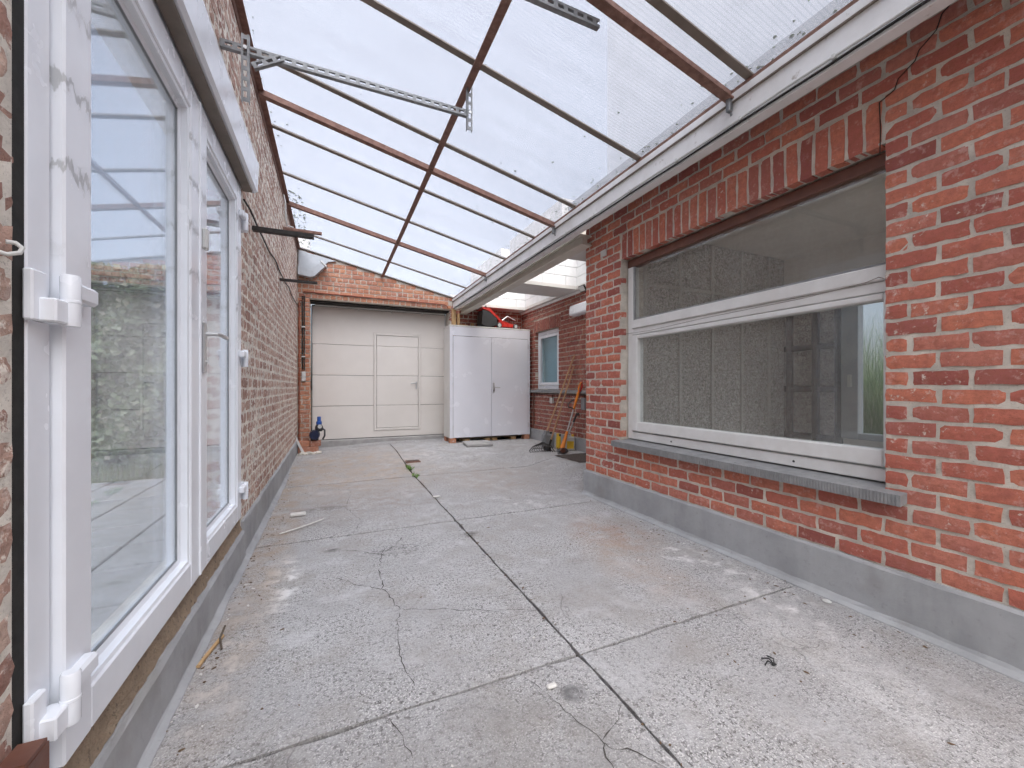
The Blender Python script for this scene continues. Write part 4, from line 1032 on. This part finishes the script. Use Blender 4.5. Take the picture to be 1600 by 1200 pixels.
def small_window(label, a, b, c, d, grp):
    o = thing('window', label, 'window', (XREC + .1, (a + b) / 2, c), grp); x0, x1 = XREC + .055, XREC + .12
    f_ = MB(); f_.cbox(x0, x1, a, a + .055, c, d, .004); f_.cbox(x0, x1, b - .055, b, c, d, .004); f_.cbox(x0, x1, a + .0555, b - .0555, c, c + .055, .004); f_.cbox(x0, x1, a + .0555, b - .0555, d - .055, d, .004)
    f_.build('frame', 'white_pvc', o)
    s_ = MB(); e = .062; x0 -= .012
    s_.cbox(x0, x1 - .01, a + e, a + e + .05, c + e, d - e, .004); s_.cbox(x0, x1 - .01, b - e - .05, b - e, c + e, d - e, .004)
    s_.cbox(x0, x1 - .01, a + e + .0505, b - e - .0505, c + e, c + e + .05, .004); s_.cbox(x0, x1 - .01, a + e + .0505, b - e - .0505, d - e - .05, d - e, .004)
    sh = s_.build('sash', 'white_pvc', o)
    MB().box(XREC + .085, XREC + .09, a + .1, b - .1, c + .1, d - .1).build('pane', 'blue_glass', sh)
    MB().box(XREC + .16, XREC + .165, a + .03, b - .03, c + .02, d - .02).build('curtain', 'white_block', o)
    return o
small_window('small white window in the recess beside the cabinet', 5.503, 6.297, .968, 1.948, None)
small_window('narrow slice of white window half hidden by the brick corner', 3.853, 4.747, .968, 1.948, None)
tag(MB().prism([(XREC - .002, 2.03), (XREC - .085, 2.04), (XREC - .095, 2.06), (XREC - .09, 2.165), (XREC - .07, 2.185), (XREC - .002, 2.19)], 1, 3.75, 5.03).build('shutter_box', 'white_pvc'), 'white shutter box on the recess wall beside the brick corner', 'shutter box')
# ceiling with two sky openings and white block shafts
ce = struct('ceiling'); ce['label'] = 'flat white ceiling of the recess with two rooflight openings'
cx0, cx1 = 2.31, 3.17; zc0, zc1 = 2.392, 2.44
m = MB(); m.box(2.12, cx0, 3.2, YG, zc0, zc1); m.box(cx1, 3.52, 3.2, YG, zc0, zc1)
for a, b in ((3.2, 3.75), (4.87, 5.42), (6.56, YG)): m.box(cx0 + .0005, cx1 - .0005, a, b, zc0 + .0005, zc1)
m.build('ceiling_board', 'ceiling_paint', ce)
MB().cbox(XREC - .03, XREC + .002, 3.2, YG, 2.355, 2.3915, .004).build('ceiling_trim', 'white_fascia', ce)
rng = random.Random(3)
for a, b in ((3.75, 4.87), (5.42, 6.56)):
    sh = MB().box(cx0 - .12, cx0 - .06, a - .12, b + .12, zc1 + .0005, 2.98); sh.box(cx1 + .06, cx1 + .12, a - .12, b + .12, zc1 + .0005, 2.98)
    sh.box(cx0 - .0595, cx1 + .0595, a - .12, a - .06, zc1 + .0005, 2.98); sh.box(cx0 - .0595, cx1 + .0595, b + .06, b + .12, zc1 + .0005, 2.98)
    sh = sh.build('shaft', 'mortar_pale', ce)
    for r_ in range(4):
        z0 = zc1 + .001 + r_ * .135; z1 = z0 + .131; off = .19 if r_ % 2 else 0
        y = a - .06 - off
        while y < b + .06:
            p, q = max(a - .02, y + .002), min(b + .02, y + .378)
            if q - p > .03: MB().cbox(cx1 + .02, cx1 + .0595, p, q, z0, z1, .004).build('block', 'white_block', sh); MB().cbox(cx0 - .0595, cx0 - .02, p, q, z0, z1, .004).build('block', 'white_block', sh)
            y += .38
        x = cx0 - .06 - off
        while x < cx1 + .06:
            p, q = max(cx0 - .059, x + .002), min(cx1 + .059, x + .378)
            if q - p > .03: MB().cbox(p, q, b + .02, b + .0595, z0, z1, .004).build('block', 'white_block', sh); MB().cbox(p, q, a - .0595, a - .02, z0, z1, .004).build('block', 'white_block', sh)
            x += .38
# floodlight
fo = thing('floodlight', 'small black floodlight under the ceiling beside the brick corner', 'lamp', (3.2, 4.72, 2.3))
M_ = Matrix.Translation((3.175, 4.72, 2.375)) @ Matrix.Rotation(R(-30), 4, 'Y')
MB().cbox(-.012, .012, -.07, .07, -.045, .045, .004, M_).build('housing', 'black_iron', fo); MB().cbox(-.015, -.0125, -.06, .06, -.036, .036, .001, M_).build('lens', 'light_plastic', fo)
MB().tube([(3.18, 4.72, 2.375), (3.24, 4.72, 2.32)], .008, 6).build('bracket', 'black_iron', fo)
# conduit and sockets under the sill
so = thing('socket_line', 'brown conduit with grey sockets under the recess window sill', 'socket', (XREC - .02, 5.2, .6))
MB().tube([(XREC - .014, 6.33, .28), (XREC - .014, 6.33, .86), (XREC - .014, 6.30, .885), (XREC - .014, 3.6, .885)], .012, 8).build('conduit_pipe', 'brown_paint', so, smooth=True)
MB().cbox(XREC - .05, XREC - .002, 5.63, 5.70, .74, .83, .006).build('socket_box', 'light_plastic', so); MB().cbox(XREC - .06, XREC - .002, 4.70, 4.79, .68, .85, .006).build('socket_box', 'grey_plastic', so)
for y in (5.665, 4.745): MB().tube([(XREC - .02, y, .82), (XREC - .02, y, .88)], .01, 8).build('conduit_pipe', 'brown_paint', so)

# ================================================================== OBJECTS
# ---- white cabinet
cx0, cx1, cy0, cy1, cz0, cz1 = 1.743, 3.198, 6.40, 6.80, .165, 2.02
cb = thing('cabinet', 'tall white two door cabinet standing on bricks at the far end', 'cabinet', (2.47, 6.6, .1))
MB().cbox(cx0, cx0 + .022, cy0 + .02, cy1, cz0, cz1 - .026, .003).build('side_panel', 'cabinet_side', cb); MB().cbox(cx1 - .022, cx1, cy0 + .02, cy1, cz0, cz1 - .026, .003).build('side_panel', 'cabinet_side', cb)
MB().cbox(cx0 - .008, cx1 + .008, cy0 - .004, cy1, cz1 - .0255, cz1, .004).build('top_panel', 'cabinet_side', cb)
MB().cbox(cx0 + .023, cx1 - .023, cy1 - .02, cy1, cz0, cz1 - .0265, .002).build('back_panel', 'cabinet_side', cb)
MB().cbox(cx0 + .023, cx1 - .023, cy0 + .02, cy1 - .021, cz0, cz0 + .02, .002).build('bottom_panel', 'cabinet_side', cb)
f_ = MB(); f_.cbox(cx0, cx0 + .05, cy0, cy0 + .0195, cz0, cz1 - .026, .003); f_.cbox(cx1 - .035, cx1, cy0, cy0 + .0195, cz0, cz1 - .026, .003)
f_.cbox(cx0 + .0505, cx1 - .0355, cy0, cy0 + .0195, 1.845, cz1 - .026, .003); f_.build('face_frame', 'cabinet_white', cb)
mid = 2.468
for (a, b) in ((cx0 + .055, mid - .0025), (mid + .0025, cx1 - .040)):
    dr = MB().cbox(a, b, cy0 - .004, cy0 + .018, cz0 + .004, 1.838, .004).build('door', 'cabinet_white', cb)
    hx = a - .003 if a < 2 else b + .003
    for z in (.30, 1.0, 1.68): MB().tube([(hx, cy0 - .006, z), (hx, cy0 - .006, z + .075)], .007, 8).build('hinge', 'steel_bright', dr, smooth=True)
    if a > 2:
        MB().cbox(a + .018, a + .052, cy0 - .013, cy0 - .0045, .905, 1.075, .004).build('handle_plate', 'steel_bright', dr)
        MB().tube([(a + .035, cy0 - .012, .995), (a + .035, cy0 - .05, .995), (a + .05, cy0 - .055, .995), (a + .135, cy0 - .055, .993)], .0085, 8).build('lever', 'steel_bright', dr, smooth=True)
        MB().lathe([(0, 0), (.007, 0), (.007, .003), (0, .003)], (a + .035, cy0 - .016, .94), 1, 10).build('lock_cylinder', 'black_iron', dr)
def loose_brick(x, y, z, rz, label, mat='brick_orange', sz=(.20, .095, .062), grp=None):
    M_ = Matrix.Translation((x, y, z)) @ Matrix.Rotation(R(rz), 4, 'Z')
    o = MB().cbox(-sz[0] / 2, sz[0] / 2, -sz[1] / 2, sz[1] / 2, 0, sz[2], .006, M_).build('loose_brick', mat)
    return tag(o, label, 'brick', grp)
for (x, y, lab) in ((1.80, 6.46, 'orange brick propping the front left corner of the cabinet'), (3.14, 6.46, 'orange brick propping the front right corner of the cabinet'),
                    (1.80, 6.74, 'orange brick propping the rear left corner of the cabinet')):
    loose_brick(x, y, fz(x, y) - .004, 90, lab, sz=(.12, .10, .165 - fz(x, y) + .0035))
pl = thing('pallet', 'weathered timber pallet lying under the cabinet', 'pallet', (2.5, 6.6, .08))
for y in (6.50, 6.62, 6.74): MB().cbox(1.95, 3.0, y - .04, y + .04, .134, .152, .003).build('board', 'bark', pl)
for x in (2.05, 2.42, 2.55, 2.9): MB().cbox(x - .045, x + .045, 6.45, 6.78, fz(x, 6.6) + .001, .1335, .003).build('block', 'pine', pl)
# ---- red lawn mower on the cabinet
mw = thing('lawn_mower', 'red electric lawn mower lying on top of the cabinet', 'lawn mower', (2.68, 6.6, 2.02)); zt = 2.021
MB().prism([(2.58, zt + .03), (2.64, zt + .13), (2.73, zt + .125), (2.84, zt + .085), (2.98, zt + .07), (3.0, zt + .03)], 1, 6.46, 6.74).build('deck', 'red_plastic', mw)
MB().prism([(2.33, zt + .32), (2.35, zt + .35), (2.47, zt + .335), (2.62, zt + .20), (2.70, zt + .13), (2.66, zt + .11), (2.58, zt + .19), (2.45, zt + .29)], 1, 6.47, 6.73).build('hood', 'red_plastic', mw)
MB().prism([(2.32, zt + .06), (2.34, zt + .30), (2.46, zt + .28), (2.60, zt + .17), (2.60, zt + .05), (2.42, zt + .02)], 1, 6.475, 6.725).build('grass_box', 'dark_plastic', mw)
for (x, r_, y) in ((2.63, .048, 6.45), (2.94, .044, 6.45), (2.63, .048, 6.75), (2.94, .044, 6.75)):
    wh = MB().lathe([(0, -.016), (r_ * .8, -.016), (r_, -.011), (r_, .011), (r_ * .8, .016), (0, .016)], (x, y, zt + r_), 1, 18).build('wheel', 'dark_plastic', mw, smooth=True)
    MB().lathe([(0, -.019), (r_ * .62, -.019), (r_ * .62, .019), (0, .019)], (x, y, zt + r_), 1, 14).build('hub', 'light_plastic', wh)
for y in (6.49, 6.71): MB().tube([(2.64, y, zt + .10), (2.80, y, zt + .22), (2.95, y, zt + .16)], .010, 8).build('handle_bar', 'steel_bright' if y < 6.6 else 'dark_plastic', mw, smooth=True)
MB().tube([(2.40, 6.47, zt + .345), (2.40, 6.49, zt + .37), (2.42, 6.60, zt + .372), (2.40, 6.71, zt + .37), (2.40, 6.73, zt + .345)], .011, 8).build('carry_handle', 'dark_plastic', mw, smooth=True)
# ---- loose slab, drain, weed
M_ = Matrix.Translation((2.10, 6.06, fz(2.1, 6.05) + .002)) @ Matrix.Rotation(R(-6), 4, 'Z') @ Matrix.Rotation(R(1.5), 4, 'X')
tag(MB().cbox(-.21, .21, -.17, .17, 0, .045, .01, M_).build('loose_slab', 'slab_grey'), 'loose grey paving slab lying on floor before the cabinet', 'slab')
dg = thing('floor_drain', 'small rusty drain grate set in the floor joint', 'drain', (.95, 5.30, fz(.95, 5.3)))
MB().cbox(.86, 1.04, 5.24, 5.36, fz(.95, 5.3) - .01, fz(.95, 5.3) + .010, .004).build('grate_frame', 'rust_steel', dg)
for i in range(7): MB().cbox(.875 + i * .022, .885 + i * .022, 5.25, 5.35, fz(.95, 5.3) + .0102, fz(.95, 5.3) + .016, .002).build('grate_bar', 'black_iron', dg)
def weed(x, y, label, n, seed):
    rng = random.Random(seed); m = MB(); z = fz(x, y)
    for _ in range(n):
        a = rng.uniform(0, 6.28); l = rng.uniform(.02, .055); e = rng.uniform(.2, 1.2); c = Vector((x + rng.gauss(0, .014), y + rng.gauss(0, .06), z))
        d = Vector((math.cos(a) * math.cos(e), math.sin(a) * math.cos(e), math.sin(e))); b = Vector((-math.sin(a), math.cos(a), 0)) * l * .22
        m.add([c, c + d * l * .5 - b, c + d * l, c + d * l * .5 + b], [(0, 1, 2, 3)])
    tag(m.build('weed', 'weed_leaf', recalc=False), label, 'plant')
weed(XC, 4.95, 'green weed growing in the floor joint nearest the drain', 60, 1); weed(XC, 4.58, 'tiny weed growing where the far floor joints cross', 26, 2)
# ---- pump on bricks in the left corner
zf = fz(-.3, 6.7)
for i, (x, y, k, lab) in enumerate(((-.33, 6.70, 0, 'brick at the bottom of the pump pedestal'), (-.385, 6.70, 1, 'left upper brick of the pump pedestal'), (-.235, 6.705, 1, 'right upper brick of the pump pedestal'))):
    loose_brick(x, y, zf + .002 + k * .089, random.uniform(-3, 3), lab, 'brick_orange', (.27, .13, .086) if k == 0 else ((.145, .12, .080)))
zp = zf + .173
pm = thing('water_pump', 'dark blue electric water pump with gauge standing on bricks', 'pump', (-.24, 6.7, zp))
MB().lathe([(0, -.085), (.045, -.085), (.052, -.07), (.052, .06), (.046, .07), (0, .07)], (-.245, 6.71, zp + .062), 1, 18).build('motor', 'navy_metal', pm, smooth=True)
fi = MB()
for k in range(18):
    a = 2 * math.pi * k / 18; c = Vector((-.245 + math.cos(a) * .054, 6.71, zp + .062 + math.sin(a) * .054))
    fi.box(c.x - .002, c.x + .002, 6.65, 6.765, c.z - .004, c.z + .004)
fi.build('cooling_fins', 'navy_metal', pm)
MB().cbox(-.285, -.205, 6.66, 6.76, zp, zp + .018, .003).build('foot', 'dark_plastic', pm)
MB().lathe([(0, 0), (.036, 0), (.042, .02), (.042, .05), (.03, .07), (.022, .075), (0, .075)], (-.20, 6.70, zp + .10), 2, 16).build('pump_head', 'dark_plastic', pm, smooth=True)
MB().lathe([(0, 0), (.03, 0), (.03, .03), (.02, .035), (.02, .085), (0, .088)], (-.20, 6.70, zp + .176), 2, 14).build('cap', 'blue_plastic', pm, smooth=True)
MB().lathe([(0, -.012), (.022, -.012), (.022, 0), (0, 0)], (-.19, 6.655, zp + .155), 1, 16).build('gauge', 'light_plastic', pm)
MB().tube([(-.165, 6.69, zp + .13), (-.14, 6.68, zp + .11), (-.14, 6.68, zp + .05), (-.16, 6.70, zp + .01)], .01, 8).build('hose', 'dark_plastic', pm, smooth=True)
pm.scale = (1.3, 1.3, 1.35)
M_ = Matrix.Translation((-.40, 6.62, zf + .02)) @ Matrix.Rotation(R(-24), 4, 'Y')
tag(MB().cbox(-.016, .016, -.008, .008, 0, .34, .002, M_).build('leaning_board', 'white_wood'), 'short white board leaning in the corner beside the pump', 'board')
def stones(n, xr, yr, sz, seed):
    rng = random.Random(seed); m = MB()
    for _ in range(n):
        x, y = rng.uniform(*xr), rng.uniform(*yr); s_ = rng.uniform(*sz)
        M_ = Matrix.Translation((x, y, fz(x, y) + s_ * .3)) @ Matrix.Rotation(rng.uniform(0, 3), 4, 'Z') @ Matrix.Rotation(rng.uniform(-.5, .5), 4, 'X')
        m.cbox(-s_, s_, -s_ * .7, s_ * .7, -s_ * .45, s_ * .45, s_ * .25, M_)
    return m
tag(stones(26, (-.44, -.17), (6.46, 6.61), (.014, .042), 2).build('rubble', 'mortar_pale'), 'heap of mortar rubble in front of the pump pedestal', 'rubble', kind='stuff')

# ---- garden tools in the recess
def P3(a, b, t): return tuple(a[i] + (b[i] - a[i]) * t for i in range(3))
rk = thing('leaf_rake', 'wire leaf rake with long wooden handle leaning on the recess wall', 'rake', (2.72, 5.10, .085))
A, B = (2.78, 5.085, .285), (3.225, 5.0, 1.467)
MB().tube([A, P3(A, B, .5), B], .0125, 8).build('handle', 'bamboo', rk, smooth=True)
MB().tube([P3(A, B, -.06), P3(A, B, .07)], .017, 8).build('ferrule', 'galvanised', rk, smooth=True)
base = Vector(P3(A, B, -.06)); tn = MB(); rng = random.Random(2)
for k in range(11):
    a = (k - 5) / 5; dx = Vector((.87, -.48, 0)).normalized()
    tip = base + Vector((-.06, -.06, -.16)) + dx * a * .17; tip.z = fz(tip.x, tip.y) + .03
    e = tip + Vector((.03, -.005, -.028))
    tn.tube([base, base * .5 + tip * .5 + dx * a * .045, tip, e], .0062, 5)
tn.build('tines', 'black_iron', rk)
tn = MB(); tn.tube([base * .45 + (base + Vector((-.085, -.02, -.16)) + Vector((.87, -.48, 0)).normalized() * a * .19) * .55 for a in (-1, -.5, 0, .5, 1)], .004, 5); tn.build('spreader', 'black_iron', rk)
r2 = thing('garden_hoe', 'long wooden handled hoe leaning right of the leaf rake', 'hoe', (2.86, 5.08, .085))
A, B = (2.86, 5.10, .15), (3.228, 5.02, 1.31)
MB().tube([A, P3(A, B, .5), B], .012, 8).build('handle', 'bamboo', r2, smooth=True)
MB().tube([P3(A, B, -.04), P3(A, B, .08)], .016, 8).build('ferrule', 'black_iron', r2, smooth=True)
MB().cbox(2.80, 2.86, 5.04, 5.16, fz(2.85, 5.1) + .002, fz(2.85, 5.1) + .06, .003).build('blade', 'black_iron', r2)
ts = thing('grass_trimmer', 'orange and yellow grass trimmer leaning on the recess wall', 'trimmer', (2.93, 4.82, .085))
A, B = Vector((2.915, 4.83, .15)), Vector((3.205, 4.80, 1.05)); zf = fz(2.9, 4.83)
def T(t): return A + (B - A) * t
MB().tube([T(.25), T(.62)], .011, 10).build('shaft', 'steel_bright', ts, smooth=True)
MB().tube([T(.60), T(.63), T(.70), T(.82), T(.86)], [.016, .02, .018, .02, .026], 10).build('upper_housing', 'orange_plastic', ts, smooth=True)
gp_ = MB(); gp_.tube([T(.86), T(.93) + Vector((-.02, 0, .0)), T(1.0) + Vector((-.012, 0, 0)), T(1.02)], .011, 8); gp_.build('grip', 'orange_plastic', ts, smooth=True)
MB().tube([T(.86) + Vector((.012, 0, 0)), T(.93) + Vector((.028, 0, -.008)), T(1.0) + Vector((.018, 0, -.005)), T(1.02)], .011, 8).build('grip_guard', 'red_plastic', ts, smooth=True)
c = T(.60); MB().tube([c, c + Vector((-.03, -.01, .02)), c + Vector((-.10, -.03, .03)), c + Vector((-.11, -.03, .07)), c + Vector((-.05, -.02, .12)), c + Vector((.0, -.01, .13))], .009, 8).build('loop_handle', 'dark_plastic', ts, smooth=True)
MB().tube([T(.26), T(.18), T(.06), T(.0)], [.018, .022, .028, .04], 12).build('motor_housing', 'orange_plastic', ts, smooth=True)
MB().lathe([(0, 0), (.075, 0), (.08, .015), (.06, .04), (.03, .055), (0, .055)], (2.915, 4.82, zf + .02), 2, 18).build('guard', 'dark_plastic', ts, smooth=True)
MB().lathe([(0, -.018), (.035, -.018), (.038, .0), (.03, .012), (0, .012)], (2.87, 4.745, zf + .05), 1, 14).build('spool', 'brown_paint', ts, smooth=True)
MB().tube([(2.83, 4.80, zf + .09), (2.79, 4.77, zf + .04), (2.80, 4.75, zf + .01), (2.9, 4.72, zf + .01)], .004, 6).build('wire_guard', 'black_iron', ts, smooth=True)
t2 = thing('edging_tool', 'short steel tool with black grip behind the grass trimmer', 'tool', (2.99, 4.92, .085))
A, B = (2.98, 4.95, .10), (3.20, 4.885, .64)
MB().tube([A, P3(A, B, .75)], .010, 8).build('shaft', 'steel_bright', t2, smooth=True); MB().tube([P3(A, B, .74), P3(A, B, .97), (B[0] + .012, B[1], B[2] - .01), (B[0] + .014, B[1], B[2] - .05)], .015, 8).build('grip', 'dark_plastic', t2, smooth=True)
MB().cbox(2.975, 3.0, 4.90, 4.99, fz(2.98, 4.95) + .002, fz(2.98, 4.95) + .075, .003).build('blade', 'black_iron', t2)
def canister(name, label, x, y, wx, wy, h, mat, capm, lab=None, rz=0):
    z = fz(x, y) + .002; o = thing(name, label, 'canister', (x, y, z)); M_ = Matrix.Translation((x, y, z)) @ Matrix.Rotation(R(rz), 4, 'Z')
    b = MB().cbox(-wx / 2, wx / 2, -wy / 2, wy / 2, 0, h * .8, .015, M_); b.build('body', mat, o)
    b = MB(); b.cbox(-wx * .42, wx * .1, -wy * .3, wy * .3, h * .8, h * .86, .006, M_); b.tube([M_ @ Vector(p) for p in ((-wx * .38, 0, h * .84), (-wx * .34, 0, h * .97), (wx * .05, 0, h * .97), (wx * .08, 0, h * .84))], .012, 8); b.build('handle', mat, o, smooth=True)
    b = MB().lathe([(0, 0), (.02, 0), (.02, .03), (0, .03)], M_ @ Vector((wx * .30, 0, h * .8)), 2, 12); b.build('cap', capm, o)
    if lab: MB().cbox(-wx * .36, wx * .36, -wy / 2 - .003, -wy / 2 - .0005, h * .12, h * .55, .001, M_).build('label', lab, o)
    return o
canister('jerrycan', 'grey plastic jerrycan behind the leaf rake', 2.96, 5.32, .17, .12, .26, 'grey_plastic', 'dark_plastic')
canister('bottle_canister', 'white canister with yellow label behind the grass trimmer', 3.13, 4.98, .14, .09, .25, 'light_plastic', 'yellow_plastic', 'yellow_plastic', -20)
canister('yellow_canister', 'yellow canister beside the grey jerrycan', 3.06, 5.18, .06, .07, .23, 'yellow_plastic', 'dark_plastic')
m = MB(); rng = random.Random(8); vs_ = []
for j in range(9):
    for i in range(9):
        x, y = 2.72 + .5 * i / 8 - .02 * j / 8, 4.10 + .58 * j / 8; vs_.append((x + rng.uniform(-.008, .008), y + rng.uniform(-.008, .008), fz(x, y) + (.004 if 0 < i < 8 and 0 < j < 8 else .0012) + rng.uniform(0, .006)))
m.add(vs_, [(j * 9 + i, j * 9 + i + 1, (j + 1) * 9 + i + 1, (j + 1) * 9 + i) for j in range(8) for i in range(8)])
tag(m.build('door_mat', 'mat_fibre'), 'dark worn fibre mat on the floor beside the brick corner', 'mat')

# ---- litter on the floor
def litter(name, label, mat, spots, seed, sz):
    rng = random.Random(seed); m = MB()
    for (n, x0, x1, y0, y1) in spots:
        for _ in range(n):
            x, y = rng.uniform(x0, x1), rng.uniform(y0, y1); s_ = rng.uniform(*sz); a = rng.uniform(0, 6.28); e = rng.uniform(1, 2.6); k = rng.randint(4, 6); z = fz(x, y) + .0015
            top = []; bot = []
            for i in range(k):
                t = 2 * math.pi * i / k; r_ = s_ * rng.uniform(.6, 1.1); px, py = math.cos(t) * r_ * e, math.sin(t) * r_
                q = (x + px * math.cos(a) - py * math.sin(a), y + px * math.sin(a) + py * math.cos(a)); h = rng.uniform(.3, .9) * s_ * .6
                bot.append((*q, z)); top.append((q[0], q[1], z + h))
            m.add(bot + top, [tuple(range(k, 2 * k))] + [(i, (i + 1) % k, k + (i + 1) % k, k + i) for i in range(k)])
    tag(m.build(name, mat), label, 'litter', kind='stuff')
litter('leaf_litter', 'dark crumbs of dry leaf scattered over the concrete floor', 'dry_leaf',
       [(70, -.46, -.38, 1.2, 6.6), (60, -.46, -.30, 2.2, 3.6), (40, .83, .86, .7, 4.4), (40, 1.2, 2.15, .5, 1.5), (60, -.4, 2.1, .8, 6.3), (30, 2.0, 2.16, 1.2, 3.1), (26, 1.75, 2.12, 2.05, 2.35)], 5, (.002, .0055))
litter('stone_chips', 'pale mortar chips scattered over the concrete floor', 'chip_white',
       [(45, -.46, -.34, 1.4, 6.4), (40, -.4, 2.1, .8, 6.3), (12, 1.4, 2.1, .8, 2.0)], 6, (.002, .006))
tag(MB().tube([(-.40, 1.93, .012), (-.415, 1.87, .010), (-.43, 1.80, .009), (-.437, 1.76, .008)], .0075, 5).build('twig', 'pine'), 'pale splinter of wood lying against the left plinth', 'twig')
tag(MB().tube([(-.385, 1.84, .008), (-.402, 1.90, .02), (-.40, 1.97, .03)], .004, 5).build('twig', 'bark'), 'dark twig crossing the pale splinter beside the left plinth', 'twig')
tag(MB().tube([(-.33, 3.12, .01), (-.2, 3.2, .014), (-.06, 3.34, .010)], .005, 5).build('twig', 'chip_white'), 'long pale stick lying near the left plinth by the floor joint', 'stick')
tag(MB().cbox(-.30, -.19, 3.50, 3.54, .002, .03, .008).build('mortar_lump', 'chip_white'), 'white lump of mortar on the floor near the left plinth', 'lump')
m = MB(); rng = random.Random(4)
for _ in range(3):
    a = rng.uniform(0, 6.28); p = Vector((1.45, .94, .004)); m.tube([p, p + Vector((math.cos(a) * .02, math.sin(a) * .02, .008)), p + Vector((math.cos(a + .5) * .04, math.sin(a + .5) * .04, .003))], .0025, 5)
m.cbox(1.438, 1.456, .932, .942, .002, .007, .002)
tag(m.build('dry_leaf', 'rubber'), 'dark curled leaf lying alone on the right front slab', 'leaf')
tag(MB().lathe([(0, 0), (.016, 0), (.018, .004), (.012, .008), (0, .008)], (2.10, 1.115, .002), 2, 14).build('pale_disc', 'light_plastic', smooth=True), 'small pale plastic disc on the floor against the right plinth', 'disc')
for (x, y, r_, lab) in ((.665, 1.17, .018, 'white pebble chip on the slab left of the crossing joints'), (.86, 3.62, .035, 'flat white stone lying on the long floor joint')):
    tag(MB().cbox(x - r_, x + r_, y - r_ * .5, y + r_ * .5, fz(x, y) + .001, fz(x, y) + .012, .004).build('stone_chip', 'chip_white'), lab, 'stone')

# ------------------------------------------------------------------ to real size
done = set()
for o in bpy.data.objects:
    o.location = o.location * S
    if o.type == 'MESH' and o.data.name not in done:
        done.add(o.data.name); o.data.transform(Matrix.Scale(S, 4))
